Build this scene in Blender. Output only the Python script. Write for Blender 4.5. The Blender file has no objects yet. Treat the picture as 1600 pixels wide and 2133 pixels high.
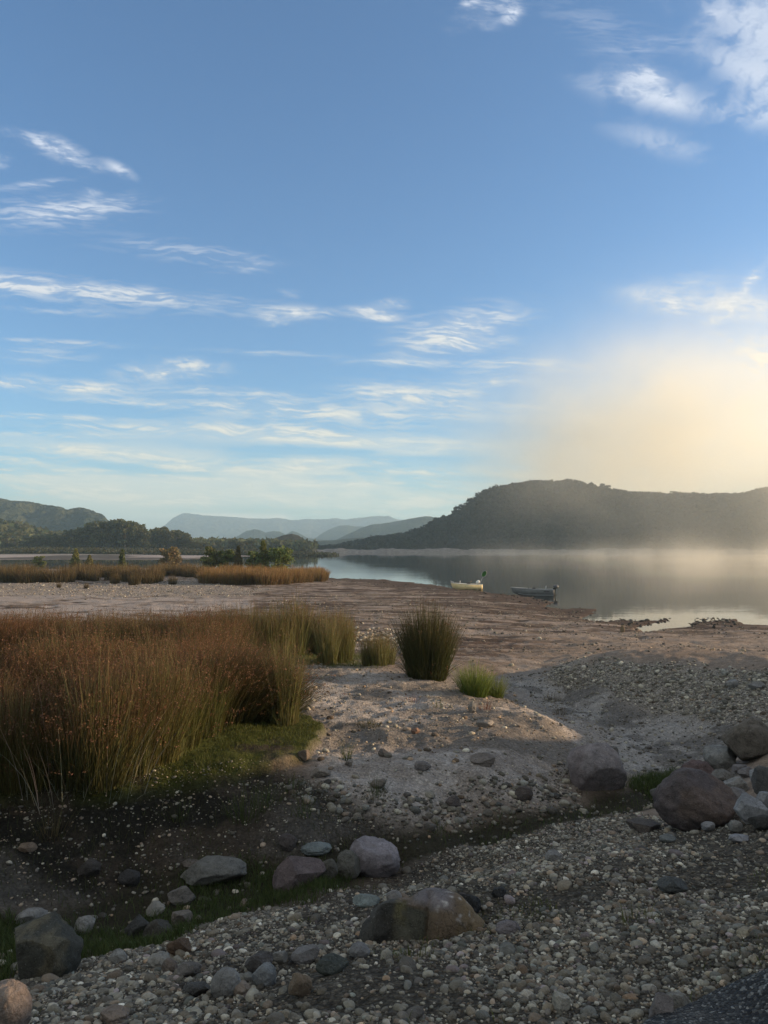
import bpy, math, random
import numpy as np
random.seed(7)
R = np.random.default_rng(11)
sc = bpy.context.scene
COL = sc.collection
# ---------------------------------------------------------------- camera
H = 4.5
F = 1556.0
PITCH = math.atan(73.5 / F)
cam = bpy.data.objects.new('camera', bpy.data.cameras.new('camera'))
COL.objects.link(cam)
cam.location = (0, 0, H)
cam.rotation_euler = (math.pi / 2 + PITCH, 0, 0)
cam.data.sensor_fit = 'HORIZONTAL'
cam.data.sensor_width = 36
cam.data.lens = 36 * F / 1600
cam.data.clip_start = 0.1
cam.data.clip_end = 30000
sc.camera = cam
# ---------------------------------------------------------------- sky and sun
SUN_EL, SUN_AZ = math.radians(10.0), math.radians(82)
w = bpy.data.worlds.new("World")
sc.world = w
w.use_nodes = True
sky = w.node_tree.nodes.new('ShaderNodeTexSky')
sky.sky_type = 'NISHITA'
sky.sun_disc = False
sky.sun_elevation = SUN_EL
sky.sun_rotation = SUN_AZ
sky.dust_density = 0.45
sky.ozone_density = 4.0
w.node_tree.links.new(sky.outputs[0], w.node_tree.nodes['Background'].inputs[0])
w.node_tree.nodes['Background'].inputs[1].default_value = 0.13
sun = bpy.data.objects.new('sun', bpy.data.lights.new('sun', 'SUN'))
COL.objects.link(sun)
sun.data.energy = 5.0
sun.data.angle = math.radians(1.0)
sun.data.color = (1.0, 0.72, 0.44)
sun.rotation_euler = (math.pi / 2 - SUN_EL, 0, -SUN_AZ + math.pi)
sun.location = (60, 10, 40)
sc.view_settings.view_transform = 'Standard'
sc.view_settings.look = 'None'
sc.view_settings.exposure = 0.9
sc.view_settings.gamma = 1
sc.cycles.volume_bounces = 2
sc.cycles.volume_step_rate = 1.0
sc.cycles.max_bounces = 8
sc.cycles.transparent_max_bounces = 16
# ---------------------------------------------------------------- maths helpers
cp, sp = math.cos(PITCH), math.sin(PITCH)

def unproj(px, py, z):
    """world point seen at photo pixel (px,py) at height z"""
    b = (1066.5 - py) / F
    d = np.array([(px - 800) / F, cp - sp * b, sp + cp * b])
    t = (z - H) / d[2]
    return d * t + np.array([0, 0, H])

def unproj_d(px, py, y):
    b = (1066.5 - py) / F
    d = np.array([(px - 800) / F, cp - sp * b, sp + cp * b])
    return d * (y / d[1]) + np.array([0, 0, H])

def proj(x, y, z):
    D = np.maximum(y * cp + (z - H) * sp, 0.3)
    U = -y * sp + (z - H) * cp
    return 800 + F * x / D, 1066.5 - F * U / D

def _h(ix, iy, iz, s):
    n = (ix.astype(np.int64) * 374761393 + iy.astype(np.int64) * 668265263 + iz.astype(np.int64) * 2147483647 + s * 974634777) & 0xffffffff
    n = ((n ^ (n >> 13)) * 1274126177) & 0xffffffff
    n = (n ^ (n >> 16)) & 0xffff
    return n / 65535.0

def vnoise(x, y, z=None, s=0):
    """smooth value noise 0..1 (2D or 3D)"""
    x = np.asarray(x, float); y = np.asarray(y, float)
    if z is None:
        fx, fy = np.floor(x), np.floor(y)
        ux, uy = x - fx, y - fy
        ux = ux * ux * (3 - 2 * ux); uy = uy * uy * (3 - 2 * uy)
        z0 = np.zeros_like(fx)
        a = _h(fx, fy, z0, s); b = _h(fx + 1, fy, z0, s)
        c = _h(fx, fy + 1, z0, s); d = _h(fx + 1, fy + 1, z0, s)
        return (a * (1 - ux) + b * ux) * (1 - uy) + (c * (1 - ux) + d * ux) * uy
    z = np.asarray(z, float)
    fz = np.floor(z); uz = z - fz; uz = uz * uz * (3 - 2 * uz)
    def lay(k):
        fx, fy = np.floor(x), np.floor(y)
        ux, uy = x - fx, y - fy
        ux = ux * ux * (3 - 2 * ux); uy = uy * uy * (3 - 2 * uy)
        kk = fz + k
        a = _h(fx, fy, kk, s); b = _h(fx + 1, fy, kk, s)
        c = _h(fx, fy + 1, kk, s); d = _h(fx + 1, fy + 1, kk, s)
        return (a * (1 - ux) + b * ux) * (1 - uy) + (c * (1 - ux) + d * ux) * uy
    return lay(0) * (1 - uz) + lay(1) * uz

def fbm(x, y, z=None, o=4, s=0, gain=.5):
    t = 0; a = 1; n = 0; f = 1.0
    for i in range(o):
        t = t + a * vnoise(x * f + i * 17.3, y * f + i * 9.1, None if z is None else z * f, s + i)
        n += a; a *= gain; f *= 2.03
    return t / n

def sstep(a, b, x):
    t = np.clip((x - a) / (b - a), 0, 1)
    return t * t * (3 - 2 * t)

def polymask(px, py, pts, soft):
    """1 inside the polygon, fading over soft"""
    P = np.array(pts, float)
    n = len(P)
    inside = np.zeros(px.shape, bool)
    dist = np.full(px.shape, 1e9)
    for i in range(n):
        x1, y1 = P[i]; x2, y2 = P[(i + 1) % n]
        dx, dy = x2 - x1, y2 - y1
        t = np.clip(((px - x1) * dx + (py - y1) * dy) / (dx * dx + dy * dy + 1e-9), 0, 1)
        dist = np.minimum(dist, np.hypot(px - x1 - t * dx, py - y1 - t * dy))
        if y1 != y2:
            c = ((y1 > py) != (y2 > py)) & (px < dx * (py - y1) / dy + x1)
            inside ^= c
    sd = np.where(inside, dist, -dist)
    return sstep(-soft, soft, sd)
# ---------------------------------------------------------------- mesh and material helpers
def tag(o, label=None, cat=None, group=None, kind=None):
    if label: o['label'] = label
    if cat: o['category'] = cat
    if group: o['group'] = group
    if kind: o['kind'] = kind
    return o

def np_mesh(name, V, FV, cols=None, smooth=True, mat=None, fsize=None):
    """numpy mesh: V (n,3); FV (m,k)"""
    me = bpy.data.meshes.new(name)
    V = np.ascontiguousarray(V, np.float32)
    FV = np.ascontiguousarray(FV, np.int32)
    m, k = FV.shape
    me.vertices.add(len(V)); me.vertices.foreach_set('co', V.ravel())
    me.loops.add(m * k); me.loops.foreach_set('vertex_index', FV.ravel())
    me.polygons.add(m)
    me.polygons.foreach_set('loop_start', np.arange(0, m * k, k, dtype=np.int32))
    me.polygons.foreach_set('loop_total', np.full(m, k, np.int32))
    me.update(calc_edges=True)
    me.polygons.foreach_set('use_smooth', np.full(m, smooth, bool))
    for nm, c in (cols or {}).items():
        c = np.asarray(c, np.float32)
        if c.shape[1] == 3: c = np.hstack([c, np.ones((len(c), 1), np.float32)])
        at = me.color_attributes.new(nm, 'FLOAT_COLOR', 'POINT')
        at.data.foreach_set('color', np.ascontiguousarray(c).ravel())
    if mat: me.materials.append(mat)
    return me

def link(name, me, parent=None, loc=(0, 0, 0)):
    o = bpy.data.objects.new(name, me)
    COL.objects.link(o)
    if parent: o.parent = parent
    o.location = loc
    return o

def empty(name, loc, rz=0):
    o = bpy.data.objects.new(name, None)
    COL.objects.link(o); o.location = loc; o.rotation_euler = (0, 0, rz); o.empty_display_size = .2
    return o

def copy_tree(o, parent=None):
    c = o.copy(); COL.objects.link(c)
    if parent: c.parent = parent
    for ch in list(o.children): copy_tree(ch, c)
    return c

class NT:
    def __init__(s, name):
        s.m = bpy.data.materials.new(name); s.m.use_nodes = True
        s.t = s.m.node_tree; s.b = s.t.nodes['Principled BSDF']; s.out = s.t.nodes['Material Output']
        s.b.inputs['Roughness'].default_value = .85
        s.b.inputs['Specular IOR Level'].default_value = .25
    def n(s, ty, **kw):
        x = s.t.nodes.new(ty)
        for k, v in kw.items():
            if hasattr(x, k) and k not in ('inputs',): setattr(x, k, v)
        return x
    def l(s, a, b): s.t.links.new(a, b)
    def val(s, sock, v):
        if hasattr(v, 'is_output'): s.l(v, sock)
        else: sock.default_value = v
    def attr(s, name, ty='GEOMETRY'):
        x = s.n('ShaderNodeAttribute', attribute_type=ty); x.attribute_name = name; return x
    def noise(s, scale, detail=4, vec=None, rough=.55, dist=0.0):
        x = s.n('ShaderNodeTexNoise'); x.inputs['Scale'].default_value = scale
        x.inputs['Detail'].default_value = detail; x.inputs['Roughness'].default_value = rough
        x.inputs['Distortion'].default_value = dist
        if vec is not None: s.l(vec, x.inputs['Vector'])
        return x.outputs['Fac']
    def ramp(s, f, pts):
        x = s.n('ShaderNodeValToRGB'); e = x.color_ramp.elements
        while len(e) < len(pts): e.new(.5)
        for q, (p, c) in zip(e, pts):
            q.position = p; q.color = (c, c, c, 1) if not hasattr(c, '__len__') else (*c, 1)
        s.l(f, x.inputs[0]); return x.outputs[0]
    def mix(s, f, a, b, mode='MIX'):
        x = s.n('ShaderNodeMix', data_type='RGBA', blend_type=mode)
        s.val(x.inputs[0], f)
        for sock, v in ((x.inputs[6], a), (x.inputs[7], b)):
            if isinstance(v, tuple): v = (*v, 1) if len(v) == 3 else v
            s.val(sock, v)
        return x.outputs[2]
    def math(s, op, a, b=0.0):
        x = s.n('ShaderNodeMath', operation=op); s.val(x.inputs[0], a); s.val(x.inputs[1], b); return x.outputs[0]
    def bump(s, h, strength=.5, dist=.02, nrm=None):
        x = s.n('ShaderNodeBump'); x.inputs['Strength'].default_value = strength
        x.inputs['Distance'].default_value = dist; s.l(h, x.inputs['Height'])
        if nrm is not None: s.l(nrm, x.inputs['Normal'])
        return x.outputs[0]
    def pos(s): return s.n('ShaderNodeNewGeometry').outputs['Position']
    def obj(s): return s.n('ShaderNodeTexCoord').outputs['Object']

def mat_simple(name, col, rough=.6, metal=0.0, var=.15, scale=8):
    a = NT(name)
    f = a.noise(scale, 4, a.obj())
    c = a.mix(1.0, (*col,), a.ramp(f, [(.3, 1 - var), (.7, 1 + var)]), 'MULTIPLY')
    a.l(c, a.b.inputs['Base Color']); a.b.inputs['Roughness'].default_value = rough
    a.b.inputs['Metallic'].default_value = metal
    return a.m

def mat_plant(name, trans=.35):
    """colour from attribute col, thin leaf"""
    a = NT(name)
    c = a.attr('col').outputs['Color']
    a.l(c, a.b.inputs['Base Color']); a.b.inputs['Roughness'].default_value = .65
    t = a.n('ShaderNodeBsdfTranslucent'); a.l(c, t.inputs[0])
    m = a.n('ShaderNodeMixShader'); m.inputs[0].default_value = trans
    a.l(a.b.outputs[0], m.inputs[1]); a.l(t.outputs[0], m.inputs[2]); a.l(m.outputs[0], a.out.inputs[0])
    return a.m

# ---------------------------------------------------------------- the ground
CP = [  # photo pixel and height above the lake
 (800,2133,2.60),(0,2133,2.30),(1600,2133,2.78),(400,2133,2.45),(1200,2133,2.7),
 (1600,1900,2.62),(1200,1900,2.38),(1400,2000,2.6),(800,1980,2.22),(400,2010,1.98),(0,2085,2.05),(600,2050,2.3),(1000,2050,2.5),
 (1600,1770,2.30),(1200,1770,1.98),(900,1840,1.85),(600,1895,1.65),(300,1965,1.62),(60,2010,1.58),(1400,1760,2.1),
 (60,1900,1.32),(300,1850,1.30),(550,1800,1.36),(800,1755,1.42),(1000,1720,1.44),(1250,1660,1.44),(1400,1615,1.42),
 (1450,1550,1.38),(1350,1490,1.40),(1200,1440,1.42),(1130,1405,1.40),(1200,1550,1.56),(1300,1560,1.42),
 (100,1690,1.66),(300,1670,1.72),(500,1660,1.74),(600,1645,1.76),(800,1640,1.78),(1000,1620,1.76),(1130,1600,1.66),(100,1780,1.5),(350,1760,1.5),(600,1720,1.6),(800,1700,1.62),(950,1675,1.6),
 (250,1620,1.90),(450,1550,1.92),(600,1530,1.90),(640,1560,1.84),(0,1600,1.9),(-200,1600,1.95),
 (800,1450,1.76),(950,1520,1.84),(1000,1470,1.78),(1140,1500,1.70),(650,1400,1.72),(900,1405,1.68),(1060,1400,1.52),(720,1550,1.8),
 (0,1500,1.88),(-300,1500,1.9),(300,1450,1.82),(500,1450,1.8),(0,1400,1.65),(300,1400,1.62),
 (1250,1388,1.95),(1400,1393,2.06),(1600,1412,2.22),(1850,1440,2.4),(1180,1395,1.72),
 (1300,1462,1.52),(1450,1502,1.52),(1600,1495,1.8),(1550,1530,1.65),
 (1250,1364,1.28),(1400,1367,1.35),(1600,1372,1.45),(1800,1375,1.6),
 (1600,1625,2.0),(1500,1655,1.75),(1560,1570,1.75),(1800,1650,2.6),(1800,1850,3.0),(1700,2000,2.95),
 (1300,1340,1.15),(1050,1340,1.2),(800,1340,1.28),(700,1380,1.58),(600,1360,1.5),(300,1300,.95),(0,1300,.98),(600,1290,.9),(1000,1290,.78),(1200,1312,.72),(1600,1335,.9),(800,1300,.95),
 (1600,1312,.34),(1450,1308,.24),(1300,1302,.30),(1700,1315,.4),
 (300,1240,.62),(0,1240,.66),(600,1240,.52),(900,1250,.45),(1080,1265,.28),(300,1215,.85),(0,1215,.88),(550,1212,.78),(640,1212,.5),(450,1222,.7),(760,1222,.35),
 (690,1202,0),(800,1206,0),(880,1214,0),(950,1224,0),(1010,1232,0),(1080,1240,0),(1150,1258,0),(1165,1270,0.02),(1235,1286,0),(1280,1296,.03),(1330,1309,.0),(1380,1302,-.06),(1420,1298,0.02),(1520,1297,0),(1600,1299,0),
 (720,1196,-.5),(850,1203,-.5),(1000,1219,-.5),(1150,1240,-.5),(1300,1276,-.5),(1450,1285,-.5),(1600,1286,-.5),(1800,1285,-.6),(1250,1278,-.3),
 (650,1190,.3),(400,1192,.5),(100,1192,.55),(640,1183,-.35),(400,1181,-.3),(100,1181,-.3),(-200,1181,-.3),
 (0,1169,-.2),(200,1169,-.2),(400,1168,-.2),(600,1166,-.3),
 (0,1160,.5),(200,1160,.5),(330,1160,.4),(450,1160,-.05),(520,1157,.25),(650,1152,.2),
 (0,1153,1.2),(300,1153,1.0),(600,1149,.8),
]
WP = [  # world points outside the picture
 (0,0,2.85),(3,0,3.0),(-3,0,2.6),(0,-3,3.0),(6,2,3.1),(-6,2,2.3),(8,5,3.2),(6,-2,3.3),
 (9.2,7.7,4.2),(9.5,9,4.5),(12,8,5.2),(16,9,5.4),(11,12.6,3.1),(15,14.5,3.0),(18,20,2.2),(30,30,1.2),(60,45,-.5),(14,4,3.4),(-10,6,1.9),(-14,10,2.0),(-25,20,1.6),(-60,60,.8),  # unseen high bank on the right, heights shaped to shade the foreground
 (0,200,-2),(60,200,-2.5),(200,200,-3),(200,400,-3),(60,400,-3),(0,400,-1.5),(400,600,-3),(150,620,-3),(0,620,-2),(40,900,-2),(100,120,-2),(60,80,-1.5),
 (-200,450,2.6),(-100,600,2.4),(-300,600,3),(-25,720,.6),(0,1000,2),(-50,1300,2.5),(300,1800,2),(-600,1500,3),(2000,2500,2),(-1500,2500,4),(0,4500,3),(3000,4500,3),(-3000,4500,3),(900,900,-3),(1200,600,-3),(-400,400,2.5),(-300,200,.5),(-160,160,-.3),(-100,250,-.3),
]
P3 = np.array([unproj(*c) for c in CP] + [list(map(float, p)) for p in WP])
def _feat(x, y): return np.stack([1.6 * x / (np.abs(y + 4)), np.log(y + 4.0)], -1)
def _k(r): return np.where(r > 1e-9, r * r * np.log(r + 1e-12), 0)
_A = _feat(P3[:, 0], P3[:, 1])
_n = len(_A)
_K = _k(np.linalg.norm(_A[:, None] - _A[None], axis=-1)) + np.eye(_n) * 2e-4
_Q = np.hstack([np.ones((_n, 1)), _A])
_W = np.linalg.solve(np.block([[_K, _Q], [_Q.T, np.zeros((3, 3))]]), np.concatenate([P3[:, 2], np.zeros(3)]))
def base_h(x, y):
    x = np.asarray(x, float); y = np.asarray(y, float)
    sh = x.shape; f = _feat(x.ravel(), y.ravel()); out = np.empty(len(f))
    for i in range(0, len(f), 20000):
        g = f[i:i + 20000]
        out[i:i + 20000] = _k(np.sqrt(((g[:, None] - _A[None]) ** 2).sum(-1))) @ _W[:_n] + _W[_n] + g @ _W[_n + 1:]
    return np.clip(out.reshape(sh), -3, 6)

ug = np.concatenate([np.linspace(-1.5, -.62, 60)[:-1], np.linspace(-.62, .62, 620), np.linspace(.62, 1.7, 70)[1:]])
tg = np.concatenate([np.linspace(math.log(1.5), math.log(6.5), 60)[:-1], np.linspace(math.log(6.5), math.log(30), 420), np.linspace(math.log(30), math.log(160), 300)[1:], np.linspace(math.log(160), math.log(9000), 150)[1:]])
T_, U_ = np.meshgrid(tg, ug, indexing='ij')
GY = np.exp(T_) - 4.0
GX = U_ * (GY + 4.0)
# coarse evaluation then bilinear refinement keeps this quick
ci = np.unique(np.concatenate([np.arange(0, len(tg), 3), [len(tg) - 1]])); cj = np.unique(np.concatenate([np.arange(0, len(ug), 3), [len(ug) - 1]]))
hc = base_h(GX[np.ix_(ci, cj)], GY[np.ix_(ci, cj)])
tmp = np.stack([np.interp(tg, tg[ci], hc[:, j]) for j in range(len(cj))], 1)
GZ = np.stack([np.interp(ug, ug[cj], tmp[i]) for i in range(len(tg))], 0)
PXg, PYg = proj(GX, GY, GZ)
wx = (fbm(GX * .9, GY * .9, o=3, s=3) - .5); wy = (fbm(GX * .9, GY * .9, o=3, s=8) - .5)
near = 1 / (1 + GY / 12.0)
PXw = PXg + wx * 160 * np.clip(near * 1.6, .15, 1); PYw = PYg + wy * 60 * np.clip(near * 1.6, .05, 1)
Z_GRAVEL = [(-600,2300),(-100,2080),(0,2062),(130,2010),(330,1965),(450,1915),(560,1885),(700,1850),(860,1820),(1000,1765),(1150,1725),(1300,1700),(1450,1720),(1620,1700),(2600,1650),(9000,2600),(9000,99999),(-9000,99999),(-9000,2600)]
Z_GULLY = [(-900,2300),(-300,2110),(0,2055),(120,2003),(330,1962),(450,1917),(560,1882),(700,1847),(860,1815),(1000,1765),(1150,1725),(1300,1690),(1400,1650),(1430,1610),(1350,1600),(1280,1640),(1150,1670),(1000,1715),(850,1735),(700,1745),(560,1775),(420,1795),(330,1815),(200,1865),(60,1890),(-300,1910),(-900,1950)]
Z_DARK = [(-900,1600),(250,1610),(420,1606),(560,1600),(640,1650),(760,1705),(850,1735),(700,1760),(420,1800),(200,1870),(-300,1910),(-900,1950)]
Z_MOSS = [(-900,1440),(0,1470),(300,1470),(560,1475),(640,1490),(665,1540),(640,1585),(560,1605),(450,1640),(300,1668),(200,1690),(-900,1690)]
Z_MOSS2 = [(440,1350),(600,1352),(820,1366),(830,1384),(640,1384),(470,1376)]
Z_SAND = [(590,1392),(760,1376),(850,1405),(960,1415),(1060,1440),(1180,1490),(1265,1545),(1240,1600),(1150,1650),(1000,1700),(850,1720),(720,1690),(640,1640),(660,1560),(660,1500),(610,1440)]
Z_WASH = [(1060,1402),(1180,1397),(1250,1430),(1350,1470),(1500,1500),(1600,1520),(1500,1620),(1350,1620),(1270,1600),(1270,1550),(1190,1500),(1080,1440)]
Z_MOUND = [(1130,1394),(1300,1376),(1450,1385),(1700,1400),(2400,1440),(2400,1560),(1600,1520),(1450,1500),(1320,1455),(1200,1425)]
Z_PINK = [(-900,1228),(0,1228),(300,1236),(520,1248),(520,1275),(350,1305),(0,1330),(-900,1340)]
Z_BEACH = [(-900,1213),(0,1213),(200,1215),(400,1208),(430,1203),(470,1220),(560,1224),(530,1240),(300,1243),(0,1239),(-900,1239)]
def zones(px, py, soft=1.0):
    return dict(gravel=polymask(px, py, Z_GRAVEL, 14 * soft), gully=polymask(px, py, Z_GULLY, 16 * soft), dark=polymask(px, py, Z_DARK, 22 * soft),
                moss=np.maximum(polymask(px, py, Z_MOSS, 12 * soft), polymask(px, py, Z_MOSS2, 6)), sand=polymask(px, py, Z_SAND, 40 * soft),
                wash=polymask(px, py, Z_WASH, 22 * soft), mound=polymask(px, py, Z_MOUND, 10 * soft),
                pink=polymask(px, py, Z_PINK, 5), beach=polymask(px, py, Z_BEACH, 3))
Zn = zones(PXw, PYw)
# relief
d0 = np.hypot(GX, GY)
rel = (fbm(GX * 1.3, GY * 1.3, o=5, s=21) - .5) * .16 * sstep(160, 20, d0)
fine = (fbm(GX * 5, GY * 5, o=4, s=31) - .5)
rel += fine * (.05 + .05 * Zn['sand'] + .05 * Zn['dark'] + .05 * Zn['wash'] - .03 * Zn['gravel']) * sstep(60, 14, d0)
plain = sstep(1372, 1340, PYg) * sstep(1200, 1215, PYg)
strk = fbm(GX * .35 + 3, GY * .8, o=5, s=41)
rel += plain * ((np.abs(strk - .5) * 2) ** .6 - .5) * .16 * sstep(.0, .25, GZ)
rel *= 1 - .75 * sstep(.35, .0, np.abs(GZ)) * sstep(18, 40, d0)
rel *= sstep(400, 150, d0)
LAND = [(500,1199),(600,1201),(690,1203),(800,1206),(880,1214),(950,1224),(1010,1231),(1080,1239),(1130,1248),(1160,1256),(1138,1261),(1165,1267),(1200,1270),(1250,1276),(1245,1281),(1212,1286),(1250,1291),(1300,1294),(1330,1297),(1408,1293),(1360,1303),(1322,1310),(1342,1312),(1400,1307),(1446,1302),(1436,1298),(1450,1294),(1530,1292),(1552,1298),(1640,1300),(2400,1306),(2400,1600),(500,1600)]
sh_w = sstep(640, 700, PXg) * sstep(2300, 2000, PXg) * sstep(1188, 1195, PYg) * sstep(1335, 1322, PYg) * (GY > 28)
land = polymask(PXg + 14 * (fbm(GX * .7, GY * .7, o=3, s=15) - .5), PYg + 5 * (fbm(GX * .9, GY * .9, o=4, s=16) - .5), LAND, 4.0)
# the moss bank ends in a small undercut step
rel += .10 * polymask(PXw, PYw, Z_MOSS, 4) * sstep(6, 7, GY) - .05 * polymask(PXw, PYw, Z_GULLY, 20)
GZ0 = GZ.copy()
GZ = GZ + rel
GZ = GZ * (1 - sh_w) + sh_w * (land * np.maximum(GZ, .05) + (1 - land) * np.minimum(GZ, -.12))
def _bil(A, x, y):
    x = np.asarray(x, float); y = np.asarray(y, float)
    t = np.log(np.maximum(y + 4, 1.5)); u = x / np.maximum(y + 4, 1.5)
    i = np.clip(np.searchsorted(tg, t) - 1, 0, len(tg) - 2); j = np.clip(np.searchsorted(ug, u) - 1, 0, len(ug) - 2)
    a = np.clip((t - tg[i]) / (tg[i + 1] - tg[i]), 0, 1); b = np.clip((u - ug[j]) / (ug[j + 1] - ug[j]), 0, 1)
    return (A[i, j] * (1 - b) + A[i, j + 1] * b) * (1 - a) + (A[i + 1, j] * (1 - b) + A[i + 1, j + 1] * b) * a
def hz(x, y): return _bil(GZ, x, y)
def G(px, py, tmax=900.0):
    """first ground point on the ray through photo pixel (px,py)"""
    b = (1066.5 - py) / F
    d = np.array([(px - 800) / F, cp - sp * b, sp + cp * b])
    t = np.exp(np.linspace(math.log(2.0), math.log(tmax), 6000))
    X = d[0] * t; Y = d[1] * t; Z = H + d[2] * t
    below = np.nonzero(Z < np.maximum(hz(X, Y), -0.0 if py < 1200 else -9))[0]
    k = below[0] if len(below) else len(t) - 1
    return np.array([X[k], Y[k], float(hz(X[k], Y[k]))])
def col_mix(A, B, f): return A * (1 - f[..., None]) + np.asarray(B) * f[..., None]
n1 = fbm(GX * .55, GY * .75, o=5, s=51); n2 = fbm(GX * 2.2, GY * 2.2, o=4, s=61); n3 = fbm(GX * .22, GY * .5, o=4, s=71)
C = np.zeros(GX.shape + (3,)) + np.array([.165, .125, .095])
C = col_mix(C, (.085, .055, .04), sstep(.46, .60, n3 * .55 + n1 * .45) * .9)
C = col_mix(C, (.30, .26, .225), sstep(.52, .66, n2 * .45 + n1 * .55) * .6)
n4 = fbm(GX * .28, GY * 1.7, o=5, s=55, gain=.6)
C = col_mix(C, (.06, .042, .032), sstep(.52, .60, n4) * sstep(18, 26, GY) * .85)
C = col_mix(C, (.31, .255, .215), sstep(.46, .38, n4) * sstep(18, 26, GY) * .6)
C = col_mix(C, (.29, .23, .18), sstep(1300, 1345, PYw) * sstep(1000, 1250, PXw) * .6)
C = col_mix(C, (.075, .05, .036), sstep(.42, .18, GZ0 + (n1 - .5) * .5) * sstep(25, 40, GY) * sstep(140, 110, GY) * .9)
C = col_mix(C, (.31, .265, .235), Zn['pink'] * sstep(.3, .5, n1))
C = col_mix(C, (.36, .32, .29), Zn['beach'] * .8)
C = col_mix(C, (.35, .315, .285), Zn['sand'] * (.65 + .35 * sstep(.35, .5, n2)))
C = col_mix(C, (.15, .13, .11), Zn['sand'] * sstep(.48, .60, n1) * .8)
C = col_mix(C, (.32, .305, .285), Zn['wash'] * .9)
C = col_mix(C, (.13, .12, .11), Zn['wash'] * sstep(.46, .6, n2) * .8)
C = col_mix(C, (.36, .34, .31), Zn['mound'] * .9)
C = col_mix(C, (.022, .020, .016), Zn['dark'] * (.75 + .25 * sstep(.4, .6, n2)))
C = col_mix(C, (.10, .092, .082), Zn['dark'] * sstep(.50, .66, n1) * .7)
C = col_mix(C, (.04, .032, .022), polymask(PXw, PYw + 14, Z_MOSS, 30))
C = col_mix(C, (.055, .062, .014), Zn['moss'] * sstep(.30, .46, n2 * .6 + n1 * .4) * .9)
C = col_mix(C, (.026, .024, .015), Zn['gully'] * .95)
C = col_mix(C, (.100, .092, .078), Zn['gravel'] * .95)
C = col_mix(C, (.15, .135, .105), sstep(5.4, 6.4, GX) * sstep(15, 12, GY) * sstep(1640, 1720, PXg))
far = sstep(1190, 1180, PYg) * sstep(-.1, .1, GZ)
C = col_mix(C, (.36, .30, .27), far)
C = col_mix(C, (.06, .05, .04), far * sstep(.45, .58, fbm(GX * .03, GY * .03, o=4, s=81)) * .9)
C = col_mix(C, (.045, .05, .025), sstep(1157, 1152, PYg))
GM = np.clip(Zn['gravel'] + Zn['mound'] * .8 + Zn['beach'] * .7 + Zn['dark'] * .35 + .12 + .3 * Zn['sand'] + .25 * Zn['wash'] + sstep(5.4, 6.4, GX) * sstep(15, 12, GY), 0, 1)
def mat_ground():
    a = NT('ground')
    p = a.pos()
    c = a.attr('col').outputs['Color']; g = a.attr('gm').outputs['Fac']
    fine = a.noise(34, 6, p, .65); mid = a.noise(7, 5, p, .6)
    k = a.math('MULTIPLY', a.ramp(fine, [(.3, .62), (.7, 1.38)]), a.ramp(mid, [(.3, .8), (.7, 1.2)]))
    base = a.mix(1.0, c, k, 'MULTIPLY')
    hs = None
    peb = base
    for sc_, w_ in ((26, 1.0), (60, .8)):
        v = a.n('ShaderNodeTexVoronoi'); v.inputs['Scale'].default_value = sc_; a.l(p, v.inputs['Vector'])
        sep = a.n('ShaderNodeSeparateColor'); a.l(v.outputs['Color'], sep.inputs[0])
        tone = a.ramp(sep.outputs[0], [(0, (.45, .43, .42)), (.35, (.8, .75, .68)), (.7, (1.15, 1.1, 1.02)), (1, (1.9, 1.85, 1.8))])
        edge = a.ramp(v.outputs['Distance'], [(.35, 1.0), (.75, .35)])
        f = a.math('MULTIPLY', g, .55 if sc_ == 26 else .6)
        peb = a.mix(f, peb, a.mix(1.0, a.mix(1.0, peb, tone, 'MULTIPLY'), edge, 'MULTIPLY'))
        hh = a.math('MULTIPLY', a.math('SUBTRACT', 1.0, v.outputs['Distance']), 1.0 / sc_ * .8)
        hh = a.math('MULTIPLY', hh, g)
        hs = hh if hs is None else a.math('ADD', hs, hh)
    hs = a.math('ADD', hs, a.math('MULTIPLY', fine, .018))
    hs = a.math('ADD', hs, a.math('MULTIPLY', mid, .04))
    a.l(peb, a.b.inputs['Base Color'])
    a.l(a.bump(hs, .9, 1.0), a.b.inputs['Normal'])
    a.b.inputs['Roughness'].default_value = .95; a.b.inputs['Specular IOR Level'].default_value = .1
    return a.m
nr, nc = GX.shape
idx = np.arange(nr * nc).reshape(nr, nc)
FQ = np.stack([idx[:-1, :-1], idx[:-1, 1:], idx[1:, 1:], idx[1:, :-1]], -1).reshape(-1, 4)
me = np_mesh('ground', np.stack([GX, GY, GZ], -1).reshape(-1, 3), FQ, {'col': C.reshape(-1, 3), 'gm': np.repeat(GM.reshape(-1, 1), 3, 1)}, True, mat_ground())
tag(link('ground', me), 'dry lake shore of pale sand, gravel and dark mud', 'ground', kind='structure')
# ---------------------------------------------------------------- lake
def mat_water():
    a = NT('lake_water')
    p = a.pos()
    a.b.inputs['Base Color'].default_value = (.012, .014, .013, 1)
    a.b.inputs['Roughness'].default_value = .02
    a.b.inputs['IOR'].default_value = 1.33
    a.b.inputs['Specular IOR Level'].default_value = .5
    mp = a.n('ShaderNodeMapping'); mp.inputs['Scale'].default_value = (.35, 1.0, 1); a.l(p, mp.inputs[0])
    h1 = a.noise(1.3, 3, mp.outputs[0]); h2 = a.noise(.12, 3, mp.outputs[0])
    amp = a.ramp(a.noise(.012, 3, mp.outputs[0]), [(.42, .1), (.62, 1.0)])
    h = a.math('ADD', a.math('MULTIPLY', a.math('MULTIPLY', h1, amp), .02), a.math('MULTIPLY', h2, .03))
    a.l(a.bump(h, .35, 1.0), a.b.inputs['Normal'])
    return a.m
xs = np.array([-900, 1500.]); ys = np.array([20, 2600.])
me = np_mesh('lake', [(-900, 25, 0), (1500, 25, 0), (1500, 2600, 0), (-900, 2600, 0)], [[0, 1, 2, 3]], None, False, mat_water())
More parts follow.
